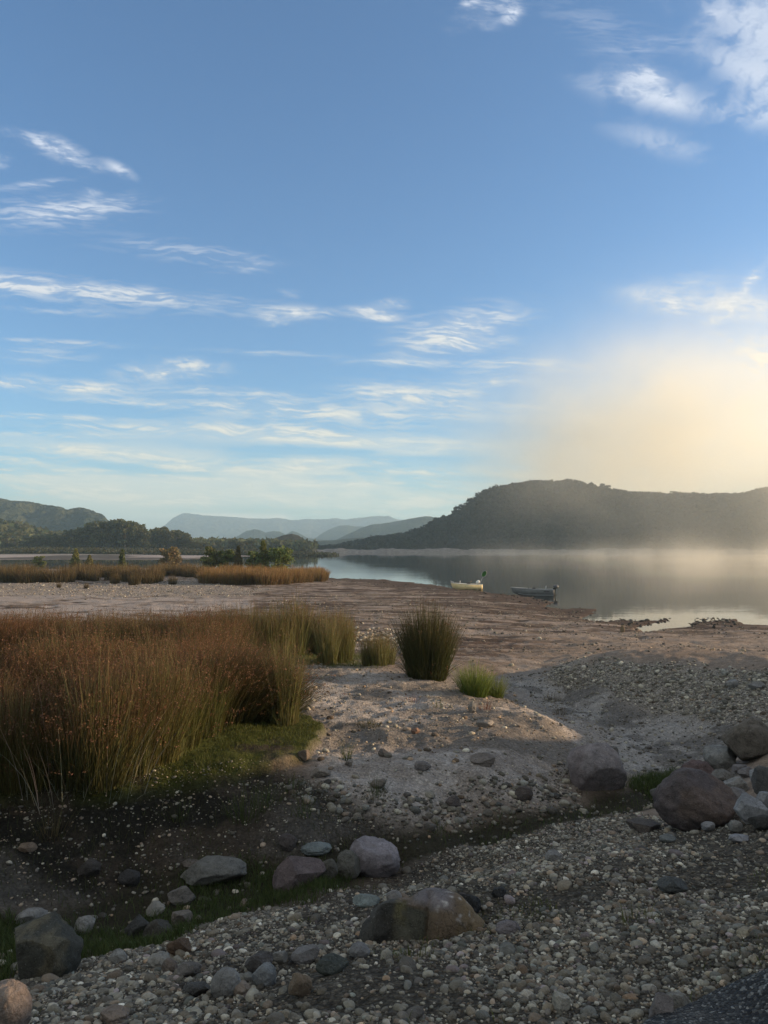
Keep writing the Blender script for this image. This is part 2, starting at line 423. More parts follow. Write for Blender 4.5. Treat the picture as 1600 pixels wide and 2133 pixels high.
tag(link('lake_water', me), 'calm lake reflecting the pale morning sky', 'water', kind='structure')
# ---------------------------------------------------------------- hills
def mat_hill(name, c1, c2, scale):
    a = NT(name); p = a.pos()
    f = a.noise(scale, 5, p, .6); g = a.noise(scale * 9, 3, p)
    c = a.mix(a.ramp(f, [(.38, 0), (.62, 1)]), c1, c2)
    c = a.mix(1.0, c, a.ramp(g, [(.3, .65), (.7, 1.35)]), 'MULTIPLY')
    a.l(c, a.b.inputs['Base Color']); a.b.inputs['Roughness'].default_value = 1
    a.b.inputs['Specular IOR Level'].default_value = 0
    a.l(a.bump(g, .8, 1 / scale * .25), a.b.inputs['Normal'])
    return a.m
HILLS = {}
def hill(name, label, pts, y0, y1, y2, zb, c1, c2, rough=.12, freq=6, nc=260, nr=60, foot=None, seed=1, pw=.8):
    pts = np.array(pts, float)
    px = np.linspace(pts[0, 0], pts[-1, 0], nc); py = np.interp(px, pts[:, 0], pts[:, 1])
    crest = np.array([unproj_d(a, b, y1) for a, b in zip(px, py)])
    az = crest[:, 0] / y1; zc = np.maximum(crest[:, 2], zb + .2)
    s = np.concatenate([np.linspace(0, 1, nr), np.linspace(1, 2, nr // 2)[1:]])
    S, A = np.meshgrid(s, az, indexing='ij')
    Y = np.where(S <= 1, y0 + (y1 - y0) * S, y1 + (y2 - y1) * (S - 1))
    prof = np.where(S <= 1, np.sin(np.clip(S, 0, 1) * np.pi / 2) ** (1 / pw) if pw < 1 else S ** pw, np.cos(np.clip(S - 1, 0, 1) * np.pi / 2))
    X = A * np.where(S <= 1, Y, Y)
    hh = (zc - zb)[None, :] * prof
    L = (y1 - y0)
    nn = fbm(X / L * freq, Y / L * freq, o=5, s=seed)
    rid = 1 - np.abs(2 * nn - 1)
    w_ = np.sin(np.clip(S, 0, 2) / 2 * np.pi) * np.where(S < 1, 1 - S ** 6 * .9, .3)
    Z = zb + hh + (rid - .6) * rough * (zc - zb)[None, :] * w_ * 1.6
    e = sstep(0, .04, (px - px[0]) / (px[-1] - px[0])) if foot else 1
    idx = np.arange(Z.size).reshape(Z.shape)
    FQ = np.stack([idx[:-1, :-1], idx[:-1, 1:], idx[1:, 1:], idx[1:, :-1]], -1).reshape(-1, 4)
    me = np_mesh(name, np.stack([X, Y, Z], -1).reshape(-1, 3), FQ, None, True, mat_hill(name, c1, c2, 3.0 / L))
    o = tag(link(name, me), label, 'hill', kind='structure')
    HILLS[label] = (X, Y, Z, S)
    return X, Y, Z, S
G1, G2 = (.030, .036, .016), (.055, .055, .024)
hill('mountain', 'long far mountain range with a steep left shoulder', [(250,1146),(300,1133),(340,1100),(360,1084),(380,1074),(395,1073),(420,1079),(497,1083),(546,1085),(580,1084),(611,1088),(640,1086),(683,1085),(720,1084),(738,1082),(761,1082),(809,1079),(820,1084),(840,1088),(880,1092),(960,1100),(1100,1140)], 5000, 6200, 7300, 2, (.05,.055,.045), (.08,.08,.06), .25, 5, seed=3, nc=360)
hill('hill', 'domed far hill before the mountain range', [(440,1143),(475,1126),(497,1117),(514,1107),(530,1104),(545,1107),(553,1111),(570,1108),(582,1109),(595,1115),(608,1108),(620,1111),(640,1121),(700,1128),(760,1140)], 2900, 3300, 3700, 2, G1, G2, .2, 4, seed=5)
hill('hill', 'paler far hill right of the domed hill', [(640,1135),(670,1113),(692,1102),(712,1096),(725,1095),(741,1099),(757,1099),(800,1110),(870,1135)], 3600, 4000, 4400, 2, G1, G2, .2, 4, seed=6)
hill('hill', 'broad far hill with a rounded summit beside the near dark slope', [(690,1130),(725,1113),(755,1101),(777,1095),(795,1094),(816,1090),(840,1087),(855,1084),(887,1079),(917,1080),(946,1088),(1000,1110),(1060,1140)], 2300, 2700, 3100, 2, G1, G2, .2, 4, seed=7)
hill('hill', 'low rolling hills along the head of the lake', [(560,1141),(600,1133),(640,1129),(690,1126),(740,1122),(790,1120),(840,1112),(870,1103),(900,1095),(930,1093),(1000,1120),(1060,1142)], 1600, 1800, 2050, 2, G1, G2, .25, 5, seed=8)
hill('hill', 'small brown conical hill by the lake head', [(500,1143),(530,1138),(556,1128),(575,1121),(590,1116),(608,1113),(621,1116),(634,1124),(650,1134),(690,1142)], 820, 900, 1000, 2.2, (.06,.05,.028), (.10,.072,.04), .15, 4, seed=9)
hill('hill', 'high forested ridge on the left skyline', [(-700,1030),(-300,1035),(-100,1045),(0,1051),(27,1055),(63,1057),(91,1062),(118,1064),(128,1066),(137,1071),(165,1067),(180,1069),(192,1072),(214,1080),(234,1094),(270,1110),(330,1130),(380,1142)], 1300, 1650, 2000, 3, G1, G2, .35, 5, seed=12, nc=320)
A2 = hill('hill', 'low wooded rise behind the eucalypt grove', [(-700,1100),(-200,1098),(0,1100),(41,1104),(82,1116),(130,1124),(200,1126),(280,1129),(400,1136),(520,1138),(640,1142)], 560, 680, 800, 2.4, G1, G2, .2, 5, seed=13)
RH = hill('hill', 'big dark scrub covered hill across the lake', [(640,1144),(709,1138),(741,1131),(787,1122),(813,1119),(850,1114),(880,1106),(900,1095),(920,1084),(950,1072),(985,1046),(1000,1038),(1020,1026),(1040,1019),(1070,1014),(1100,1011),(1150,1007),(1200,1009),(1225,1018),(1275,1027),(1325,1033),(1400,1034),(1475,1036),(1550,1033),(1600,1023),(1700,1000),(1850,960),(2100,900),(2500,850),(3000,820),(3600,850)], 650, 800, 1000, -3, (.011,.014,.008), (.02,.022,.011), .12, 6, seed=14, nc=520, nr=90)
# pale stony margin at the hill's foot
def shore_strip():
    px = np.linspace(640, 2200, 300)
    V = []; 
    for k, p in enumerate(px):
        a = (p - 800) / F
        j = (vnoise(np.array(p * .03), np.array(1.)) - .5)
        for (y, z) in ((628, -.6), (636, .9), (642, 1.9 + j * 1.4), (650, 2.9 + j * 1.6), (662, 2.2)):
            jj = vnoise(np.array(p * .11), np.array(y * .3))
            V.append((a * (y + jj * 5), y + jj * 5, z + (jj - .5) * 1.2))
    n = 5; FQ = [[i * n + j, (i + 1) * n + j, (i + 1) * n + j + 1, i * n + j + 1] for i in range(len(px) - 1) for j in range(n - 1)]
    a = NT('pale_shore'); p = a.pos()
    f = a.noise(.35, 6, p, .7)
    a.l(a.ramp(f, [(.3, (.04, .035, .03)), (.5, (.12, .11, .10)), (.7, (.24, .225, .21))]), a.b.inputs['Base Color'])
    me = np_mesh('shore', np.array(V), FQ, None, True, a.m)
    tag(link('shore', me), 'pale stony margin at the foot of the dark hill', 'shore', kind='structure')
shore_strip()
# ---------------------------------------------------------------- leaf clouds
def quads(Pc, size, nrm_jit=1.0, elong=1.6, up=0.0):
    """one quad at each point, random orientation"""
    n = len(Pc)
    a = R.normal(size=(n, 3)); a[:, 2] += up; a /= np.linalg.norm(a, axis=1)[:, None]
    b = R.normal(size=(n, 3)); b -= a * (a * b).sum(1)[:, None]; b /= np.linalg.norm(b, axis=1)[:, None]
    s = (np.asarray(size) * (.6 + .8 * R.random(n)))[:, None] * .5
    V = np.stack([Pc - a * s * elong, Pc + b * s, Pc + a * s * elong, Pc - b * s], 1).reshape(-1, 3)
    return V, np.arange(n * 4).reshape(n, 4)
def tint(n, c, var=.3, k=4):
    f = (1 + var * (R.random((n, 1)) * 2 - 1)) * (1 + .12 * (R.random((n, 3)) * 2 - 1))
    return np.repeat(np.array(c)[None] * f if np.ndim(c) == 1 else c * f, k, 0)
M_LEAF = mat_plant('leaf_blades')
M_STALK = mat_plant('rush_stalk', .4)
M_BARK = mat_simple('bark', (.10, .08, .06), .9)
def tube(pts, rad, n=6):
    pts = np.array(pts, float); V = []; FQ = []
    for i, p in enumerate(pts):
        d = pts[min(i + 1, len(pts) - 1)] - pts[max(i - 1, 0)]; d /= np.linalg.norm(d) + 1e-9
        u = np.cross(d, (0, 1, 0) if abs(d[1]) < .9 else (1, 0, 0)); u /= np.linalg.norm(u); v = np.cross(d, u)
        r = rad[i] if hasattr(rad, '__len__') else rad
        for k in range(n):
            t = 2 * math.pi * k / n; V.append(p + r * (math.cos(t) * u + math.sin(t) * v))
    for i in range(len(pts) - 1):
        for k in range(n): FQ.append([i * n + k, i * n + (k + 1) % n, (i + 1) * n + (k + 1) % n, (i + 1) * n + k])
    return np.array(V), np.array(FQ)
def join(parts):
    V = []; Fq = []; C_ = []; o = 0
    for p in parts:
        V.append(np.asarray(p[0])); Fq.append(np.asarray(p[1]) + o); o += len(p[0])
        if len(p) > 2: C_.append(p[2])
    return (np.vstack(V), np.vstack(Fq)) + ((np.vstack(C_),) if C_ else ())
def tree_meshes(seed, h, wd, leaf, nleaf, col, clumps=22, bare=.3, style='round'):
    global R
    R0 = R; R = np.random.default_rng(seed)
    tr = [tube([(0, 0, -.3), (R.normal() * .02 * h, R.normal() * .02 * h, h * .3), (R.normal() * .03 * h, R.normal() * .03 * h, h * .62), (0, 0, h * .85)], [h * .028, h * .02, h * .012, h * .004])]
    P = []
    per = nleaf // clumps
    for i in range(clumps):
        if style == 'round':
            th = R.random() * 6.283; zz = bare + (1 - bare) * R.random(); rr = wd * .5 * math.sqrt(max(0.02, 1 - ((zz - (bare + .38)) / .62) ** 2)) * (.35 + .6 * R.random())
            c = np.array([math.cos(th) * rr, math.sin(th) * rr, zz * h * .93]); sg = wd * (.09 + .06 * R.random())
            fl = .55
        else:  # cone
            zz = bare + (1 - bare) * (i + .5) / clumps; th = i * 2.4; rr = wd * .42 * (1 - zz) ** .8 * (.5 + .6 * R.random())
            c = np.array([math.cos(th) * rr, math.sin(th) * rr, zz * h]); sg = wd * .11 * (1.15 - zz * .6); fl = .9
        tr.append(tube([(0, 0, c[2] * .62), c * .6 + np.array([0, 0, c[2] * .3]), c], [h * .008, h * .006, h * .002], 4))
        q = R.normal(size=(per, 3)); q /= np.linalg.norm(q, axis=1)[:, None]; q *= (R.random((per, 1)) ** .45)
        P.append(c + q * sg * np.array([1.6, 1.6, 1.6 * fl]))
    P = np.vstack(P)
    V, Fq = quads(P, np.full(len(P), leaf))
    cc = tint(len(P), np.array(col), .35)
    t = join(tr)
    R = R0
    m1 = np_mesh('trunk', t[0], t[1], None, True, M_BARK)
    m2 = np_mesh('crown', V, Fq, {'col': cc}, False, M_LEAF)
    return m1, m2
def make_tree(name, ms):
    o = empty(name, (0, 0, 0)); link('trunk', ms[0], o); link('crown', ms[1], o); return o
EUC = [make_tree('eucalypt_tree', tree_meshes(100 + i, 16, 12, 1.0, 1500, (.085, .090, .034) if i % 2 else (.115, .108, .042), 24, .22)) for i in range(5)]
used = set()
def place(proto, loc, s=1.0, rz=None, sz=None, parts=True):
    if proto.name not in used: used.add(proto.name); o = proto
    else: o = copy_tree(proto)
    o.location = loc; o.rotation_euler = (0, 0, random.random() * 6.28 if rz is None else rz); o.scale = (s, s, sz or s)
    return o
def zland(x, y): return float(hz(x, y))
# grove skyline: photo pixel of each crown top
grove = [(118,1108),(150,1103),(165,1098),(180,1094),(196,1088),(210,1086),(222,1083),(236,1081),(249,1079),(261,1081),(272,1085),(284,1090),(296,1097),(303,1105),
         (316,1101),(328,1096),(340,1097),(352,1099),(366,1101),(376,1104),(386,1112),(398,1120),(410,1125),(135,1112),(100,1112)]
for i, (a, b) in enumerate(grove):
    for row in range(2):
        y = 500 + 22 * row + random.uniform(-8, 8) + (12 if a > 312 else 0)
        top = unproj_d(a + (0 if row == 0 else random.uniform(-9, 9)), b + (3 if row == 0 else -1 + random.uniform(0, 6)), y)
        zb = zland(top[0], y)
        s = max(.4, (top[2] - zb) / 16.0)
        o = place(EUC[(i * 2 + row) % 5], (top[0], y, zb - .2), min(s, 1.25) * (1 if s < 1.2 else 1.0), sz=s)
        if 312 < a < 420: tag(o, 'eucalypt in the lower clump between the big grove and the open lake', 'tree', 'eucalypts in the lower clump')
        else: tag(o, 'tall eucalypt in the rounded grove beyond the far mudflat', 'tree', 'eucalypts in the rounded grove')
for k, (a, b) in enumerate([(430,1128),(455,1128),(478,1126),(490,1124),(500,1127),(519,1122),(524,1124),(5,1136),(60,1118),(78,1116),(94,1120),(30,1121),(16,1110)]):
    y = 520 + random.uniform(-15, 15); top = unproj_d(a, b, y); zb = zland(top[0], y); s = max(.3, (top[2] - zb) / 16)
    o = place(EUC[k % 5], (top[0], y, zb - .2), s * 1.1, sz=s)
    tag(o, 'short bushy tree in the low line right of the eucalypt clump' if a > 400 else 'pale bushy tree before the wooded rise left of the grove', 'tree', 'bushy trees in the low line' if a > 400 else 'bushy trees before the wooded rise')
# forest masses
def forest(name, label, hillgrid, n, size, leaf, per, col, smin=.05, smax=1.15, lift=.4, seed=5, xlim=None):
    global R
    R0 = R; R = np.random.default_rng(seed)
    X, Y, Z, S = hillgrid
    m = (S > smin) & (S < smax) & (Z > 1.0)
    if xlim: m &= (X / Y > xlim[0]) & (X / Y < xlim[1])
    ii = np.nonzero(m.ravel())[0]
    k = R.choice(ii, n)
    c = np.stack([X.ravel()[k], Y.ravel()[k], Z.ravel()[k]], -1) + R.normal(size=(n, 3)) * np.array([3, 3, 0])
    s = size * (.5 + R.random(n) ** 2)
    q = R.normal(size=(n, per, 3)); q /= np.linalg.norm(q, axis=2)[..., None]; q *= R.random((n, per, 1)) ** .5
    q[..., 2] = q[..., 2] * .8 + lift
    P = (c[:, None] + q * s[:, None, None]).reshape(-1, 3)
    V, Fq = quads(P, np.repeat(s * leaf, per))
    tone = .7 + .6 * R.random(n)
    cc = tint(len(P), np.repeat(np.array(col)[None] * tone[:, None], per, 0), .25)
    me = np_mesh(name, V, Fq, {'col': cc}, False, M_LEAF)
    tag(link(name, me), label, 'scrub', kind='stuff')
    R = R0
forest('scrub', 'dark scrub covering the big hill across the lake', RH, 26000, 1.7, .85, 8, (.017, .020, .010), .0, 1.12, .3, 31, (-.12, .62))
forest('forest', 'olive forest on the low wooded rise', A2, 6500, 3.4, .8, 14, (.088, .092, .036), .05, 1.1, .5, 32, (-.56, -.06))
def flat_scrub():
    n = 5200
    a = R.uniform(-.60, -.065, n); y = R.uniform(385, 480, n); x = a * y
    z = hz(x, y)
    P = np.repeat(np.stack([x, y, z], -1), 9, 0) + R.normal(size=(n * 9, 3)) * np.array([.9, .9, .45]) + np.array([0, 0, .7])
    V, Fq = quads(P, np.full(len(P), .8), up=.6)
    me = np_mesh('scrub', V, Fq, {'col': tint(len(P), np.array([.052, .050, .022]), .35)}, False, M_LEAF)
    tag(link('scrub', me), 'low olive scrub on the flat before the eucalypt grove', 'scrub', kind='stuff')
flat_scrub()
# lone trees on the hill's skyline
SK = [make_tree('skyline_tree', tree_meshes(140 + i, 7, 7, .7, 420, (.032, .036, .016), 9, .5)) for i in range(2)]
for i, (a, b, hpx, lab) in enumerate([(1147,1002,10,'wind-bent tree standing alone on the highest crest of the dark hill'), (1260,1013,16,'lone flat-topped tree right of the crest clump on the dark hill'),
        (1172,1003,9,'leftmost bushy tree of the clump on the dark hill crest'), (1184,1001,10,'tallest bushy tree of the clump on the dark hill crest'), (1197,1004,9,'rightmost bushy tree of the clump on the dark hill crest'), (1405,1026,11,'rounded tree on the low saddle of the dark hill skyline')]):
    top = unproj_d(a, b, 800); hh = hpx / F * 800 * 1.35
    o = place(SK[i % 2], (top[0], 800, top[2] - hh * .72), hh / 7 * (1.2 if i > 1 else 1.0), sz=hh / 7)
    tag(o, lab, 'tree')
# ---------------------------------------------------------------- rushes
def rush_mesh(name, seed, n, h, rb, lean, w0, cbase, ctop, heads=.8, hsd=.16, curve=.3, wind=(0, 0), headcol=(.175, .088, .048), S=5, outer=.5):
    r = np.random.default_rng(seed)
    th = r.random(n) * 6.283; rad = rb * r.random(n) ** outer
    bx, by = rad * np.cos(th), rad * np.sin(th)
    L = h * np.clip(1 + hsd * r.normal(size=n), .3, 1.35) * (1 - .25 * (rad / rb) ** 2)
    out = lean * (rad / rb) * (.5 + r.random(n)) + .04 * r.normal(size=n)
    sk = r.random(n) < .09
    out = np.where(sk, out * 2.2 + .35, out); L = np.where(sk, L * (.25 + .35 * r.random(n)), L)
    ta = th + r.normal(size=n) * .5
    dx, dy = out * np.cos(ta) + wind[0] + .05 * r.normal(size=n), out * np.sin(ta) + wind[1] + .05 * r.normal(size=n)
    t = np.linspace(0, 1, S)[None]
    bend = t * (1 - curve) + curve * t * t * 1.5
    px = bx[:, None] + L[:, None] * dx[:, None] * bend; py = by[:, None] + L[:, None] * dy[:, None] * bend
    pz = L[:, None] * t * (1 - .25 * np.hypot(dx, dy)[:, None] * t) - .03
    fa = r.random(n) * 6.283
    wd = (w0 * (.7 + .6 * r.random(n)))[:, None] * (1 - .75 * t)
    ox, oy = np.cos(fa)[:, None] * wd, np.sin(fa)[:, None] * wd
    V = np.stack([np.stack([px - ox, py - oy, pz], -1), np.stack([px + ox, py + oy, pz], -1)], 2)  # n,S,2,3
    base = np.arange(n)[:, None, None] * (S * 2)
    k = np.arange(S - 1)[None, :, None] * 2
    Fq = (base + k + np.array([0, 1, 3, 2])[None, None]).reshape(-1, 4)
    tone = (.65 + .7 * r.random((n, 1, 1)))
    tc = np.clip((t[..., None] - .55) / .45, 0, 1)
    cc = (np.array(cbase) * (1 - tc) + np.array(ctop) * tc) * tone * (1 + .07 * r.normal(size=(n, 1, 3)))
    cc = np.repeat(np.clip(cc, .004, 1)[:, :, None], 2, 2)
    parts = [(V.reshape(-1, 3), Fq, cc.reshape(-1, 3))]
    nh = int(n * heads)
    if nh:
        sel = r.choice(n, nh, replace=False); m = 6
        f = 1 - .26 * r.random((nh, m))
        tip = np.stack([px[sel, -1], py[sel, -1], pz[sel, -1]], -1); bs = np.stack([px[sel, -2], py[sel, -2], pz[sel, -2]], -1)
        Pc = (tip[:, None] * f[..., None] + bs[:, None] * (1 - f[..., None])) + r.normal(size=(nh, m, 3)) * .018
        Pc = Pc.reshape(-1, 3)
        Vq, Fh = quads(Pc, np.full(len(Pc), .0125), elong=2.0, up=1.2)
        parts.append((Vq, Fh, tint(len(Pc), np.array(headcol), .4)))
    V, Fq, cc = join(parts)
    return np_mesh(name, V, Fq, {'col': cc}, False, M_STALK)
OL, RU = (.085, .086, .024), (.155, .078, .037)
RB = [rush_mesh('rush_clump', 200 + i, 1000, 1.4, .42, .22, .0045, [OL, (.085, .075, .022), (.060, .058, .020)][i % 3], [RU, (.115, .088, .036), (.125, .084, .038)][(i + 1) % 3], [.5, .15, .35][i % 3], hsd=.13, wind=(.10 * (i % 3 - .6), -.02)) for i in range(6)]
RG = [rush_mesh('rush_clump', 220 + i, 420, 1.25, .24, .12, .0055, (.14, .135, .048), (.145, .11, .045), .15, hsd=.22) for i in range(3)]
def rush(me, loc, s, sz=None, rz=None, name='rush_clump'):
    o = link(name, me, None, loc); o.rotation_euler = (0, 0, random.random() * 6.28 if rz is None else rz); o.scale = (s, s, sz or s); return o
def in_poly(px, py, pts): return polymask(np.array([float(px)]), np.array([float(py)]), pts, .01)[0] > .5
front = []
Z_FRONT = [(-260,1500),(0,1470),(250,1450),(430,1445),(470,1470),(440,1510),(400,1545),(330,1590),(230,1625),(60,1640),(-260,1660)]
def scatter_poly(poly, n, dmin, seed):
    rr = random.Random(seed); P = []
    xs = [p[0] for p in poly]; ys = [p[1] for p in poly]; k = 0
    while len(P) < n and k < 6000:
        k += 1
        x = rr.uniform(min(xs), max(xs)); y = rr.uniform(min(ys), max(ys))
        if not in_poly(x, y, poly): continue
        g = G(x, y)
        if all((g[0] - q[0]) ** 2 + (g[1] - q[1]) ** 2 > dmin * dmin for q in P): P.append(g)
    return P
for g in scatter_poly(Z_FRONT, 46, .42, 4):
    o = rush(RB[random.randrange(6)], g, random.uniform(.85, 1.1), random.uniform(.60, .84), rz=random.uniform(-.5, .5))
    tag(o, 'rusty headed rush clump in the big dense stand on the mossy bank', 'rushes', 'rush clumps of the dense bank stand')
RW = rush_mesh('rush_clump', 231, 1000, 1.35, .42, .26, .0045, (.070, .066, .022), (.105, .082, .036), .2, hsd=.18, wind=(.26, -.05))
for a, b, s in [(420,1502,.75),(452,1492,.72),(482,1487,.68),(508,1494,.63),(532,1488,.56),(556,1494,.46),(500,1466,.7),(535,1470,.6),(460,1464,.74)]:
    o = rush(RW, G(a, b), random.uniform(.9, 1.1), s, rz=random.uniform(-.25, .25))
    tag(o, 'feathery rush clump leaning towards the sand at the end of the dense stand', 'rushes', 'leaning rush clumps at the stand end')
for a, b in [(180,1630),(205,1635),(230,1622),(275,1605),(300,1590),(330,1580),(350,1572),(592,1508),(20,1640),(-30,1635)]:
    g = G(a, b)
    tag(rush(RG[random.randrange(3)], g, random.uniform(.8, 1.0), random.uniform(.62, .92)), 'pale olive rush clump along the near edge of the dense bank stand', 'rushes', 'pale rush clumps along the stand edge')
Z_BACK = [(-120,1405),(30,1395),(300,1400),(480,1395),(470,1370),(300,1370),(40,1375),(-120,1385)]
for g in scatter_poly(Z_BACK, 44, .5, 9):
    o = rush(RB[random.randrange(6)], g, random.uniform(.95, 1.25), random.uniform(.70, .92), rz=random.uniform(-.5, .5))
    tag(o, 'brown rush clump in the rear stand behind the dense bank stand', 'rushes', 'rush clumps of the rear stand')
for a, b, s in [(485,1368,.95),(505,1372,.9),(525,1370,.95),(545,1364,.9),(565,1366,.9),(585,1364,1.0),(604,1362,1.1),(613,1364,1.25),(628,1358,1.0),(645,1358,.95),(662,1356,.95),(682,1382,.95),(700,1382,1.0),(718,1380,.9),(500,1358,1.0),(530,1354,1.0),(560,1352,1.0),(700,1362,1.0),(720,1362,.9),(470,1362,1.0)]:
    g = G(a, b)
    tag(rush(RG[random.randrange(3)], g, s * random.uniform(1.0, 1.3), s * .94), 'upright olive rush clump in the row between the rear stand and the lone bush', 'rushes', 'upright rush clumps in the row')
for a, b in [(770,1385),(790,1386),(806,1384)]:
    tag(rush(RG[random.randrange(3)], G(a, b), .75, .56), 'short olive rush clump left of the dark fan shaped rush bush', 'rushes', 'short rush clumps beside the bush')
me = rush_mesh('rush_bush', 241, 3000, 1.38, .40, .27, .0050, (.050, .056, .018), (.075, .062, .024), .06, .17, .15, outer=.5, headcol=(.14, .065, .035))
tag(rush(me, G(890, 1412), 1.0, 1.0, 0, 'rush_bush'), 'dark fan shaped rush bush standing alone on the pale sand', 'rushes')
me = rush_mesh('grass_tuft', 242, 900, .58, .24, .40, .004, (.10, .14, .025), (.19, .22, .05), 0, .2, .3)
tag(rush(me, G(988, 1448), 1.0, 1.0, 0, 'grass_tuft'), 'bright green grass tuft right of the dark rush bush', 'grass tuft')
me2 = rush_mesh('grass_tuft', 243, 420, .42, .16, .4, .004, (.10, .13, .025), (.18, .19, .05), 0, .25, .3)
tag(rush(me2, G(1030, 1452), 1.0, 1.0, 0, 'grass_tuft'), 'smaller green grass tuft touching the right side of the bright tuft', 'grass tuft')
def tuft(a, b, h, rb, n, c1, c2, label, seed, lean=.4):
    m = rush_mesh('grass_tuft', seed, n, h, rb, lean, .003, c1, c2, 0, .3, .3)
    tag(rush(m, G(a, b), 1, 1, 0, 'grass_tuft'), label, 'grass tuft')
GR1, GR2 = (.055, .075, .018), (.12, .13, .035)
BR1, BR2 = (.12, .085, .04), (.17, .11, .055)
tuft(515, 1702, .30, .20, 130, GR1, GR2, 'ragged green grass tuft on the dark slope below the moss bank', 301)
tuft(555, 1680, .26, .14, 70, GR1, GR2, 'thin grass tuft beside a white pebble below the moss bank', 302)
tuft(633, 1700, .26, .07, 40, GR1, GR2, 'narrow grass tuft on the grey sand edge of the dark slope', 303)
tuft(785, 1662, .24, .08, 45, GR1, GR2, 'small grass tuft growing behind a brown stone on the sand', 304)
tuft(722, 1582, .24, .05, 50, GR1, GR2, 'single upright grass tuft alone on the pale sand', 305)
tuft(607, 1650, .22, .08, 30, GR1, GR2, 'sparse grass tuft at the foot of the moss bank', 306)
tuft(628, 1450, .24, .20, 160, (.04, .045, .018), (.08, .075, .03), 'low dark tuft on the sand right of the dense rush stand', 307)
tuft(768, 1512, .13, .16, 160, (.05, .05, .02), (.09, .075, .03), 'flat dark cushion of grass in the middle of the pale sand', 308)
tuft(1150, 1462, .22, .16, 90, BR1, BR2, 'dry brown weed on the sandy hummock by the washed gully', 309)
tuft(1165, 1490, .22, .10, 50, BR1, BR2, 'second dry brown weed just below the sandy hummock', 310)
tuft(1010, 1478, .20, .10, 60, (.15, .07, .045), (.18, .09, .06), 'reddish dry weed below the bright green tuft', 311)
tuft(860, 1462, .14, .25, 60, (.15, .06, .05), (.18, .08, .06), 'reddish ground weed on the sand below the dark bush', 312)
tuft(912, 1474, .22, .08, 30, GR1, GR2, 'thin green shoots on the sand left of the reddish weed', 313)
tuft(108, 1742, .26, .14, 60, BR1, GR2, 'yellowish tuft among pebbles on the dark slope', 314)
tuft(370, 1700, .18, .12, 50, GR1, GR2, 'low green tuft on the dark slope under the moss bank', 315)
tuft(1330, 1920, .10, .10, 40, (.10, .11, .03), (.16, .16, .05), 'yellowish weed sprouting from the near gravel', 316)
tuft(865, 2000, .08, .10, 50, (.09, .10, .03), (.15, .15, .05), 'little weed patch before the cracked brown boulder', 317)
tuft(215, 1395, .55, .20, 260, (.055, .085, .02), (.10, .14, .035), 'lime green shrub poking out between the rush stands', 318, .5)
# dead pale stalks
me = rush_mesh('dead_stalks', 260, 60, 1.05, .7, .45, .0024, (.26, .24, .19), (.24, .2, .15), 0, .25, .4)
tag(rush(me, G(170, 1648), 1, 1, 0, 'dead_stalks'), 'bleached dead stalks leaning out of the front of the rush stand', 'dead stalks')
# far golden stand
GB, GT = (.12, .08, .032), (.25, .145, .055)
FT = [rush_mesh('tussock', 270 + i, 260, 1.5, .8, .30, .022, GB, GT, .0, .2, .3, S=4) for i in range(4)]
FD = [rush_mesh('tussock', 280 + i, 260, 1.5, .8, .25, .022, (.075, .058, .026), (.15, .10, .045), .0, .2, .3, S=4) for i in range(3)]
nt_ = 0
for k in range(170):
    a = random.uniform(430, 678) if k < 75 else random.uniform(-30, 440)
    if a > 430: b = 1199 + random.uniform(0, 19) * (1 - max(0, (a - 560) / 260)) + (a - 430) * .004
    else: b = random.uniform(1196, 1214) if a < 330 else random.uniform(1192, 1203)
    g = G(a, b)
    o = rush((FT if a > 430 else FD)[random.randrange(3)], (g[0], g[1], g[2] - .05), random.uniform(.9, 1.3), random.uniform(.75, 1.1), name='tussock')
    tag(o, 'golden tussock on the sunlit point of the spit' if a > 430 else 'brown tussock in the long dark row along the left spit', 'tussock', 'golden tussocks on the point' if a > 430 else 'brown tussocks along the spit')
for a, b, s in [(240,1216,.6),(280,1218,.7),(307,1216,.7),(360,1217,.5),(180,1226,.28),(123,1224,.25),(410,1205,.35)]:
    g = G(a, b); o = rush(FD[random.randrange(3)], g, s, s * 1.15, name='tussock')
    tag(o, 'small separate brown tussock on the white pebble beach', 'tussock', 'separate tussocks on the pebble beach')
# shrubs among the tussocks
def shrub(a, b, hpx, wpx, style, col, label, seed, y=None):
    g = G(a, b); D = g[1]; h = hpx / F * D; wd = wpx / F * D * 1.15; h *= 1.12; col = tuple(2.0 * q for q in col)
    ms = tree_meshes(seed, h, wd * 1.1, .17 * max(h, 1) / 2.6, 1900, col, 34, .12, style)
    o = make_tree('shrub', ms); o.location = g
    tag(o, label, 'shrub')
shrub(580, 1191, 46, 46, 'round', (.062, .078, .020), 'dense round green shrub nearest the lake on the spit', 401)
shrub(548, 1191, 56, 20, 'cone', (.075, .082, .024), 'tall narrow shrub beside the round green shrub', 402)
shrub(530, 1191, 38, 26, 'round', (.06, .075, .022), 'low dark shrub against the tall narrow one', 403)
shrub(496, 1191, 46, 18, 'cone', (.075, .062, .025), 'narrow brownish shrub left of a low grey bush', 404)
shrub(472, 1191, 44, 30, 'round', (.065, .075, .024), 'dark bushy shrub above the golden tussocks', 405)
shrub(437, 1191, 48, 30, 'round', (.085, .085, .028), 'olive square topped shrub at the left end of the golden tussocks', 406)
shrub(353, 1182, 38, 36, 'round', (.085, .062, .026), 'rust brown shrub standing alone in the dark row', 407)
shrub(254, 1186, 36, 16, 'cone', (.055, .062, .022), 'dark slender conifer in the middle of the dark row', 408)
shrub(186, 1184, 24, 18, 'cone', (.085, .075, .026), 'small stubby conifer right of a taller one', 409)
shrub(157, 1184, 36, 18, 'cone', (.10, .095, .026), 'yellow green conical shrub in the dark row', 410)
